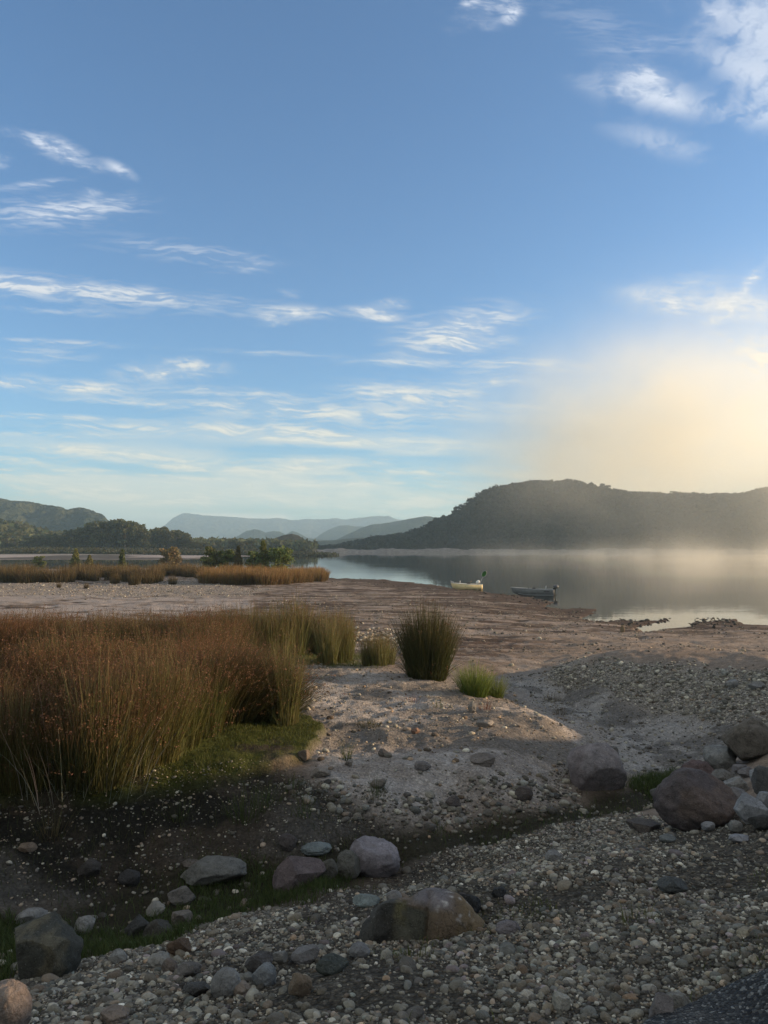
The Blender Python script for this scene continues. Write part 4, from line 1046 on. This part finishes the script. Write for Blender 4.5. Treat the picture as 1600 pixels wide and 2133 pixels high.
# ---------------------------------------------------------------- asphalt
def road():
    A = G(1385, 2140); B = G(1600, 2030)
    d = (B - A)[:2]; d /= np.linalg.norm(d); nrm = np.array([d[1], -d[0]])
    S_, Tn = np.meshgrid(np.linspace(-2.5, 7, 300), np.concatenate([[-.03], np.linspace(0, .3, 12), np.linspace(.35, 5, 40)]), indexing='ij')
    edge = (fbm(S_ * 5, S_ * 0 + 2, o=4, s=12) - .5) * .16
    X = A[0] + d[0] * S_ + nrm[0] * (Tn + edge); Y = A[1] + d[1] * S_ + nrm[1] * (Tn + edge)
    Z = hz(X, Y) + .045 + np.where(Tn < 0, -.09, 0) + (fbm(X * 30, Y * 30, o=2, s=14) - .5) * .012 * (Tn >= 0)
    idx = np.arange(X.size).reshape(X.shape)
    Fq = np.stack([idx[:-1, :-1], idx[:-1, 1:], idx[1:, 1:], idx[1:, :-1]], -1).reshape(-1, 4)
    a = NT('asphalt'); p = a.pos()
    v = a.n('ShaderNodeTexVoronoi'); v.inputs['Scale'].default_value = 95; a.l(p, v.inputs['Vector'])
    sep = a.n('ShaderNodeSeparateColor'); a.l(v.outputs['Color'], sep.inputs[0])
    c = a.ramp(sep.outputs[0], [(0, (.012, .012, .013)), (.7, (.035, .035, .036)), (.9, (.10, .10, .095)), (1, (.24, .24, .23))])
    a.l(c, a.b.inputs['Base Color']); a.b.inputs['Roughness'].default_value = .6
    hh = a.math('MULTIPLY', a.math('SUBTRACT', 1.0, v.outputs['Distance']), .01)
    a.l(a.bump(hh, 1.0, 1.0), a.b.inputs['Normal'])
    tag(link('road', np_mesh('road', np.stack([X, Y, Z], -1).reshape(-1, 3), Fq, None, True, a.m)), 'broken edge of a dark asphalt road', 'road', kind='structure')
road()
# ---------------------------------------------------------------- boats
M_ALU = mat_simple('boat_aluminium', (.17, .165, .155), .5, .0, .15, 3)
M_ALUL = mat_simple('boat_trim', (.42, .41, .40), .45, .0, .1, 4)
M_CREAM = mat_simple('boat_cream', (.74, .58, .31), .5, 0, .08, 3)
M_WHITE = mat_simple('boat_white', (.75, .73, .68), .5, 0, .06, 5)
M_DARK = mat_simple('boat_dark', (.035, .033, .032), .5, 0, .2, 5)
M_NET = mat_simple('net_green', (.12, .30, .07), .7, 0, .3, 20)
M_WOOD = mat_simple('boat_wood', (.30, .20, .10), .7, 0, .2, 9)
def hull_mesh(name, L, W, Hh, mat, inner=.035, rake=.35):
    """open dinghy hull, bow at -x; outer and inner skin"""
    n = 22; V = []; FQ = []
    xs = np.linspace(0, 1, n)
    def ring(t, off):
        hw = W / 2 * min(1, (1 - (1 - min(t / .62, 1)) ** 2.2)) * (1 - .08 * max(0, t - .62) / .38) - off
        hw = max(hw, .008)
        sheer = Hh * (1 + .30 * (1 - t) ** 2)
        keel = Hh * .55 * max(0, 1 - t / .28) ** 2 + off
        x = -L / 2 + L * t
        pts = []
        for s in (-1, 1):
            q = [(hw * 1.0, sheer), (hw * .97, keel + (sheer - keel) * .55), (hw * .86, keel + (sheer - keel) * .22), (hw * .45, keel + (sheer - keel) * .05), (0, keel)]
            q = q if s < 0 else q[-2::-1]
            for (yy, zz) in q: pts.append((x - rake * (zz / Hh) * max(0, 1 - t / .3) * .6, s * yy, zz))
        return pts
    for off in (0, inner):
        for t in xs: V += ring(t if not off else .03 + t * .94, off)
    m = 9
    for sh in range(2):
        o = sh * n * m
        for i in range(n - 1):
            for j in range(m - 1):
                q = [o + i * m + j, o + i * m + j + 1, o + (i + 1) * m + j + 1, o + (i + 1) * m + j]
                FQ.append(q if sh == 0 else q[::-1])
    for i in range(n - 1):
        for j in (0, m - 1): FQ.append([i * m + j, (i + 1) * m + j, n * m + (i + 1) * m + j, n * m + i * m + j])
    for i, sh in ((n - 1, 0), (n - 1, 1)):
        o = sh * n * m + i * m
        for j in range(4): FQ.append([o + j, o + j + 1, o + m - 2 - j, o + m - 1 - j])
    return np_mesh(name, np.array(V), FQ, None, True, mat), ring
def box(name, c, s, mat, parent, rot=None, bev=.015):
    import bmesh
    bm = bmesh.new(); bmesh.ops.create_cube(bm, size=1)
    for v in bm.verts: v.co = (v.co.x * s[0], v.co.y * s[1], v.co.z * s[2])
    bmesh.ops.bevel(bm, geom=bm.edges[:], offset=bev, segments=2, affect='EDGES')
    me = bpy.data.meshes.new(name); bm.to_mesh(me); bm.free(); me.materials.append(mat)
    o = link(name, me, parent, c)
    if rot: o.rotation_euler = rot
    return o
def tubeobj(name, pts, r, mat, parent, n=8):
    V, Fq = tube(pts, r, n); return link(name, np_mesh(name, V, Fq, None, True, mat), parent)
def gunwale(ring, mat, parent, r=.028):
    for s in (0, 8):
        tubeobj('gunwale', [ring(t, 0)[s] for t in np.linspace(0, 1, 22)], r, mat, parent)
def motor(parent, x, z, cowl, s=1.0, tilt=.35):
    o = empty('outboard_motor', (0, 0, 0)); o.parent = parent; o.location = (x, 0, z); o.rotation_euler = (0, -tilt, 0)
    V, Fq = stone_shape(3, 4, (.26 * s, .17 * s, .20 * s), 4, .7, .05)
    link('cowl', np_mesh('cowl', V, Fq, None, True, cowl), o, (.10 * s, 0, .26 * s))
    box('leg', (.06 * s, 0, -.15 * s), (.14 * s, .10 * s, .62 * s), M_DARK, o, None, .02)
    box('bracket', (-.05 * s, 0, .02 * s), (.10 * s, .22 * s, .22 * s), M_DARK, o)
    box('cavitation_plate', (.12 * s, 0, -.42 * s), (.34 * s, .16 * s, .03 * s), M_DARK, o, None, .008)
    return o
# grey aluminium boat
g = unproj(1112, 1239, 0.0)
b2 = empty('dinghy', (g[0], g[1], -.10), math.radians(-8))
L2 = 82 / F * g[1]
me, ring = hull_mesh('hull', L2, 1.45, .62, M_ALU)
link('hull', me, b2); gunwale(ring, M_ALUL, b2)
tubeobj('chine_strake', [ring(t, -.012)[2] for t in np.linspace(.12, .98, 16)], .016, M_ALUL, b2, 6)
tubeobj('chine_strake', [ring(t, -.012)[6] for t in np.linspace(.12, .98, 16)], .016, M_ALUL, b2, 6)
for t in (.42, .70): box('bench', (-L2 / 2 + L2 * t, 0, .42), (.28, 1.26, .05), M_ALUL, b2)
box('foredeck', (-L2 / 2 + L2 * .2, 0, .70), (.55, .62, .03), M_ALUL, b2)
box('swivel_seat', (-L2 / 2 + L2 * .80, .1, .74), (.10, .36, .46), M_ALUL, b2, (0, .25, 0), .03)
box('seat_base', (-L2 / 2 + L2 * .76, .1, .50), (.30, .36, .10), M_DARK, b2, None, .03)
box('tackle_box', (-L2 / 2 + L2 * .50, -.2, .64), (.26, .22, .30), M_DARK, b2, (0, 0, .4), .03)
box('rod_holder', (-L2 / 2 + L2 * .36, -.45, .72), (.10, .08, .16), M_DARK, b2, (0, .3, 0))
motor(b2, L2 / 2 + .02, .62, mat_simple('cowl_grey', (.12, .12, .125), .4), 1.1, -.1)
for k in range(4): box('registration_mark', (L2 / 2 - .95 + k * .14, -.735, .47), (.09, .015, .11), M_DARK, b2, None, .004)
tag(b2, 'grey aluminium dinghy with outboard, bow nosed onto the dark mud shore', 'boat')
# cream boat
g = unproj(974, 1229, 0.0)
b1 = empty('dinghy', (g[0], g[1] + .4, -.05), math.radians(12))
L1 = 60 / F * g[1]
me, ring = hull_mesh('hull', L1, 1.35, .62, M_CREAM)
link('hull', me, b1); gunwale(ring, M_WHITE, b1)
for t in (.40, .68): box('bench', (-L1 / 2 + L1 * t, 0, .44), (.26, 1.18, .05), M_WOOD, b1)
tubeobj('bow_rail', [(-L1 / 2 - .18, -.1, .78), (-L1 / 2 - .3, 0, 1.02), (-L1 / 2 - .18, .1, .78)], .02, M_ALUL, b1)
box('anchor', (-L1 / 2 - .12, 0, .92), (.34, .1, .1), M_ALUL, b1, (0, .3, 0), .02)
tubeobj('oar', [(-L1 * .02, -.3, .50), (.35, .1, .82), (.62, .3, .98)], .022, M_WOOD, b1)
tag_b = motor(b1, L1 / 2 - .25, .60, M_WHITE, .95, .7)
box('fuel_tank', (.18, .1, .68), (.34, .3, .30), M_DARK, b1, None, .04)
tubeobj('rod_holder', [(-L1 * .22, .4, .62), (-L1 * .2, .45, 1.0)], .03, M_WHITE, b1)
tag(b1, 'cream dinghy with white outboard lying behind the shore crest', 'boat')
# landing net stuck in the cream boat
ln = empty('landing_net', (g[0] + L1 * .42, g[1] + .55, .45), 0)
tubeobj('handle', [(0, 0, 0), (.28, 0, .62), (.40, 0, .92)], .022, M_ALUL, ln)
def net():
    c = np.array([.56, 0, 1.22]); V = []; FQ = []
    ax = np.array([.5, 0, .86])
    sd = np.array([.86, 0, -.5])
    for i in range(9):
        for k in range(16):
            a = 2 * math.pi * k / 16; r = math.cos(i / 8 * math.pi / 2) if i < 8 else .05
            V.append(c + ax * .36 * math.cos(a) * r + sd * .24 * math.sin(a) * r + np.array([0, .35 * math.sin(i / 8 * math.pi / 2), -.25 * i / 8]))
    for i in range(8):
        for k in range(16): FQ.append([i * 16 + k, i * 16 + (k + 1) % 16, (i + 1) * 16 + (k + 1) % 16, (i + 1) * 16 + k])
    link('net_bag', np_mesh('net_bag', np.array(V), FQ, None, True, M_NET), ln)
    tubeobj('hoop', [c + ax * .36 * math.cos(t) + sd * .24 * math.sin(t) for t in np.linspace(0, 2 * math.pi, 25)], .02, M_ALUL, ln)
net()
tag(ln, 'green landing net leaning up from the stern of the cream boat', 'landing net')
#@@CLOUDS
# ---------------------------------------------------------------- clouds: thin cirrus shell and an added glowing fill deck, outside the haze
def clouds():
    Rr = 14000.0
    nx, ny = 900, 820
    pxs = np.linspace(-160, 1760, nx); pys = np.linspace(-120, 1132, ny)
    PX, PY = np.meshgrid(pxs, pys)
    wob = (fbm(PX / 130, PY / 60, o=4, s=101) - .5); wob2 = (fbm(PX / 45, PY / 30, o=4, s=102) - .5)
    A = np.zeros(PX.shape)
    soft = fbm((PX + wob * 90) / 75, (PY + wob2 * 60 + .35 * PX) / 52, o=6, s=109, gain=.62)
    VV = PY + wob * 34 - .05 * PX
    fine = .55 * fbm((PX + wob * 90) / 90, VV / 9, o=4, s=103, gain=.6) + .45 * fbm((PX + wob2 * 30) / 38, (VV + wob2 * 8) / 4.2, o=3, s=108, gain=.6)
    puff = .6 * fbm((PX + wob2 * 30) / 34, (PY + wob * 26 - .2 * PX) / 17, o=5, s=104, gain=.65) + .4 * fine                               # tufted
    # x, y, half width, half height, slope, strength, kind (0 fibre, 1 tuft)
    B = [(30,592,420,22,.10,.85,0),(200,606,200,14,.08,.6,0),(120,440,150,30,-.06,.65,0),(215,428,60,14,-.12,.6,.3),(185,402,26,10,0,.6,1),(70,384,70,8,-.12,.45,0),
         (105,305,70,20,.35,.85,1),(140,318,26,18,.5,.7,1),(248,352,30,12,.45,.7,1),(5,335,20,14,0,.5,1),(190,347,30,8,.2,.4,1),(400,525,180,22,.12,.35,0),(520,556,70,10,-.05,.4,0),
         (590,650,66,12,0,.75,.5),(640,652,40,9,0,.7,1),(575,670,36,9,0,.8,1),(605,612,24,10,.1,.35,1),
         (788,640,46,13,-.1,1.0,1),(795,662,38,8,0,.9,1),(765,650,60,12,0,.4,0),
         (960,690,110,40,-.25,.95,.35),(1010,665,70,14,-.1,.7,.3),(1000,715,60,12,-.1,.7,.2),(900,700,90,40,-.1,.4,0),(1080,760,130,16,.02,.55,0),(1000,792,90,12,.02,.75,.3),(860,825,110,18,.05,.85,.6),(800,815,90,20,.08,.6,.3),(950,818,60,9,0,.6,.5),
         (350,772,92,20,-.05,.85,.8),(400,762,50,14,.1,.6,1),(30,795,60,14,.05,.85,.8),(180,808,100,14,.04,.85,.6),(60,740,120,20,0,.35,0),(110,712,160,6,.05,.45,0),(150,650,170,8,.05,.3,0),
         (560,848,200,20,.03,.75,.3),(720,862,110,9,.02,.8,.4),(330,842,60,8,0,.6,.3),(620,905,230,18,.06,.95,.15),(740,918,130,12,.03,.8,.2),(930,932,90,14,0,.6,.3),(480,895,60,12,.1,.6,.4),
         (170,938,170,12,.05,.75,.5),(330,958,180,16,.10,.7,.4),(610,978,130,20,-.02,.85,.4),(60,985,140,18,.02,.7,.2),(180,1022,260,16,.06,.75,.1),(420,1002,160,14,.05,.55,.3),(860,985,130,10,-.03,.75,.5),(880,1040,220,26,-.03,.6,.2),(550,1040,250,22,.02,.6,.15),(1050,985,80,12,.1,.5,.5),(90,868,160,7,.03,.6,0),(300,892,200,8,.03,.6,0),(140,905,150,7,.02,.55,0),(60,958,110,9,.04,.7,.3),(400,975,120,9,.06,.7,.3),(250,985,150,8,.04,.6,.2),(700,960,160,9,.02,.6,.2),(770,1005,140,9,-.02,.7,.3),(330,1045,160,9,.02,.6,.1),(640,1010,130,8,0,.6,.2),(480,815,140,9,.03,.6,.2),(250,835,120,7,.02,.5,0),(1000,845,120,8,.03,.6,.2),(560,735,120,6,.04,.35,0),(820,755,140,7,.02,.5,0),(950,1010,100,8,.05,.6,.4),
         (900,1065,200,16,0,.5,0),(60,1038,160,12,0,.5,0),(700,880,200,24,0,.4,0),(900,860,160,16,.02,.4,0),
         (1340,190,100,34,.15,.6,3),(1350,160,60,24,.1,.8,1),(1390,205,60,26,.3,.75,3),(1280,185,70,16,.2,.4,.2),(1380,295,110,28,.25,.35,3),
         (1030,10,70,26,-.5,.55,.8),(980,8,22,12,-.3,.8,1),(1068,28,22,20,-.5,.95,1),(1020,50,20,14,0,.4,3),
         (1630,90,140,130,.4,.62,3),(1595,170,70,50,.3,.62,3),(1560,30,140,60,.2,.4,3),(1480,35,26,14,-.4,.7,1),(1560,235,100,30,.1,.55,3),(1350,95,110,16,-.1,.3,.4),(1240,50,120,40,.2,.18,.2),(1520,130,90,30,.4,.35,3),
         (1440,620,120,30,.05,.85,3),(1540,640,90,22,.05,1.0,.7),(1560,590,50,16,-1.1,.9,.8),(1390,630,60,24,.1,.8,1),(1500,660,50,12,-.4,.6,1),(1500,695,30,12,.5,.6,1),(1580,705,30,8,0,.4,1),
         (1575,755,40,34,.2,.9,1),(1600,740,40,26,.2,.8,1),(1420,590,110,22,-.1,.35,.5),
         (430,1076,80,7,.02,1.0,2),(505,1077,60,6,0,.9,2),(578,1078,26,6,0,1.0,2),(400,1073,40,5,0,.9,1),(540,1080,60,3,0,.7,1)]
    for (x, y, sx, sy, sl, am, kd) in B:
        dx = PX - x; dy = PY - y - sl * dx
        q = (dx / sx) ** 2 + (dy / sy) ** 2
        m = np.exp(-q * 1.1)
        tex = sstep(.40, .68, fine) * (1 - kd) + sstep(.40, .68, puff) * kd if kd <= 1 else sstep(.34, .68, soft) if kd > 2.5 else .55 + .45 * sstep(.40, .62, puff)
        A = 1 - (1 - A) * (1 - np.clip(am * m * (.20 + 1.1 * tex), 0, .97))
    veil = np.exp(-((PY - 1010) / 110) ** 2) * sstep(.35, .65, fbm((PX + wob * 200) / 300, (PY - .05 * PX) / 40, o=5, s=105)) * .55
    A = 1 - (1 - A) * (1 - veil * sstep(1132, 1100, PY))
    b = (1066.5 - PY) / F
    dv = np.stack([(PX - 800) / F, cp - sp * b, sp + cp * b], -1); dv /= np.linalg.norm(dv, axis=-1)[..., None]
    V = dv * Rr + np.array([0, 0, H])
    t = sstep(250, 1080, PY)[..., None]
    Cc = np.array([.62, .68, .80]) * (1 - t) + np.array([.82, .77, .63]) * t
    A = np.clip(A, 0, .95)
    idx = np.arange(nx * ny).reshape(ny, nx)
    FQ = np.stack([idx[:-1, :-1], idx[1:, :-1], idx[1:, 1:], idx[:-1, 1:]], -1).reshape(-1, 4)
    al = A.ravel()
    FQ = FQ[al[FQ].max(1) > .025]
    us = np.unique(FQ); rm = np.full(nx * ny, -1); rm[us] = np.arange(len(us))
    a = NT('cirrus')  # shared by the visible wisps and the added fill deck
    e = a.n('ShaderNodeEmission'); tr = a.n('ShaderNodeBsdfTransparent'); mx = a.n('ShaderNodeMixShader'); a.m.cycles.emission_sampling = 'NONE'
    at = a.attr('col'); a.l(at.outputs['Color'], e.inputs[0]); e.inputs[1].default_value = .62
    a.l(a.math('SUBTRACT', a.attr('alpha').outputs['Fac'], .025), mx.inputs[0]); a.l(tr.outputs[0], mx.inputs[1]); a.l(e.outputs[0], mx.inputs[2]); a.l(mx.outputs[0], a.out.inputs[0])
    # added glowing deck, unseen overhead and behind the viewer, as neutral fill light
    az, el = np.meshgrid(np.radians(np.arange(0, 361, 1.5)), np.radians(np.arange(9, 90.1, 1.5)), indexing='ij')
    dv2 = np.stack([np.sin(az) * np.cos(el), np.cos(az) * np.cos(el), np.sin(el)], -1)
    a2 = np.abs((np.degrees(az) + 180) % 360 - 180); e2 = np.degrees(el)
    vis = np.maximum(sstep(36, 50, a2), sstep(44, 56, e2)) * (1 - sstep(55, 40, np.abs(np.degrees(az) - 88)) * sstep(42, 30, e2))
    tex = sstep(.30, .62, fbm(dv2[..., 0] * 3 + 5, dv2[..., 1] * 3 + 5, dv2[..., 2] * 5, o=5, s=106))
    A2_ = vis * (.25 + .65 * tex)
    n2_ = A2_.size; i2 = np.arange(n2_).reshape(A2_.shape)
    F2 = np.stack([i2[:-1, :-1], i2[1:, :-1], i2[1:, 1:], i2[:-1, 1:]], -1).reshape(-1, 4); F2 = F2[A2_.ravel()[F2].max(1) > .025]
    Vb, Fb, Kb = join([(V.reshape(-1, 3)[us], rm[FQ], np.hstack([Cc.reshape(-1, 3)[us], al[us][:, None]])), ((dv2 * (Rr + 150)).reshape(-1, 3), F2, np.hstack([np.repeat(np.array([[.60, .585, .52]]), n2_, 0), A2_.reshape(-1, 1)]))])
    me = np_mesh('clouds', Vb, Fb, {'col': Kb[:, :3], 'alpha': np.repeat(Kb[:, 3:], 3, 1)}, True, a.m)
    tag(link('clouds', me), 'thin white cirrus wisps spread over the blue sky, with an added unseen glowing fill deck', 'clouds', kind='stuff')
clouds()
# ---------------------------------------------------------------- air: haze box, and morning mist over the lake
def volume_box(name, lo, hi, mat, label):
    V = [(x, y, z) for x in (lo[0], hi[0]) for y in (lo[1], hi[1]) for z in (lo[2], hi[2])]
    FQ = [[0, 1, 3, 2], [4, 6, 7, 5], [0, 4, 5, 1], [2, 3, 7, 6], [0, 2, 6, 4], [1, 5, 7, 3]]
    me = np_mesh(name, V, FQ, None, False, mat)
    return tag(link(name, me), label, name, kind='stuff')
def haze():
    a = NT('haze'); a.t.nodes.remove(a.b)
    v = a.n('ShaderNodeVolumePrincipled'); v.inputs['Color'].default_value = (.60, .84, 1.0, 1); v.inputs['Density'].default_value = .00019
    v.inputs['Anisotropy'].default_value = .2
    a.l(v.outputs[0], a.out.inputs['Volume'])
    volume_box('haze', (-8000, -200, -5), (8000, 7900, 290), a.m, 'pale blue air that fades the far hills')
haze()

def mist():
    a = NT('mist'); a.t.nodes.remove(a.b); p = a.pos()
    def gauss(c, r, ex=1.0):
        sub = a.n('ShaderNodeVectorMath', operation='SUBTRACT'); a.l(p, sub.inputs[0]); sub.inputs[1].default_value = c
        dv = a.n('ShaderNodeVectorMath', operation='DIVIDE'); a.l(sub.outputs[0], dv.inputs[0]); dv.inputs[1].default_value = r
        dt = a.n('ShaderNodeVectorMath', operation='DOT_PRODUCT'); a.l(dv.outputs[0], dt.inputs[0]); a.l(dv.outputs[0], dt.inputs[1])
        return a.math('EXPONENT', a.math('MULTIPLY', a.math('POWER', dt.outputs['Value'], ex), -1.0))
    n = a.noise(.013, 4, p, .6)
    k = a.ramp(n, [(.30, .12), (.70, 1.75)])
    g = a.math('ADD', a.math('ADD', gauss((425, 1150, 165), (222, 360, 122), 1.35), a.math('MULTIPLY', gauss((165, 600, 45), (60, 80, 36)), .5)), a.math('MULTIPLY', gauss((420, 540, 30), (130, 110, 50)), 2.0))
    d = a.math('MULTIPLY', a.math('MULTIPLY', g, k), .0046)
    v = a.n('ShaderNodeVolumePrincipled'); v.inputs['Color'].default_value = (1.0, .95, .81, 1)
    a.l(d, v.inputs['Density']); v.inputs['Anisotropy'].default_value = .5
    a.l(v.outputs[0], a.out.inputs['Volume'])
    a.m.cycles.volume_step_rate = .5
    volume_box('mist', (-60, 340, .4), (1250, 1950, 400), a.m, 'sunlit morning mist rising in front of the dark hill')
mist()
def lake_mist():
    a = NT('lake_mist'); a.t.nodes.remove(a.b); p = a.pos()
    sep = a.n('ShaderNodeSeparateXYZ'); a.l(p, sep.inputs[0])
    n = a.noise(.028, 4, p, .65)
    k = a.ramp(n, [(.50, 0), (.62, 2.0)])
    hgt = a.math('EXPONENT', a.math('MULTIPLY', sep.outputs['Z'], -.33))
    rx = a.n('ShaderNodeMapRange', interpolation_type='SMOOTHSTEP'); a.l(a.math('DIVIDE', sep.outputs['X'], sep.outputs['Y']), rx.inputs[0]); rx.inputs[1].default_value = .02; rx.inputs[2].default_value = .36
    d = a.math('MULTIPLY', a.math('MULTIPLY', hgt, k), a.math('MULTIPLY', rx.outputs[0], .0062))
    v = a.n('ShaderNodeVolumePrincipled'); v.inputs['Color'].default_value = (1.0, .95, .81, 1)
    a.l(d, v.inputs['Density']); v.inputs['Anisotropy'].default_value = .5
    a.l(v.outputs[0], a.out.inputs['Volume'])
    a.m.cycles.volume_step_rate = .3
    volume_box('mist', (0, 100, .02), (700, 600, 11), a.m, 'thin golden mist drifting on the lake surface')
lake_mist()
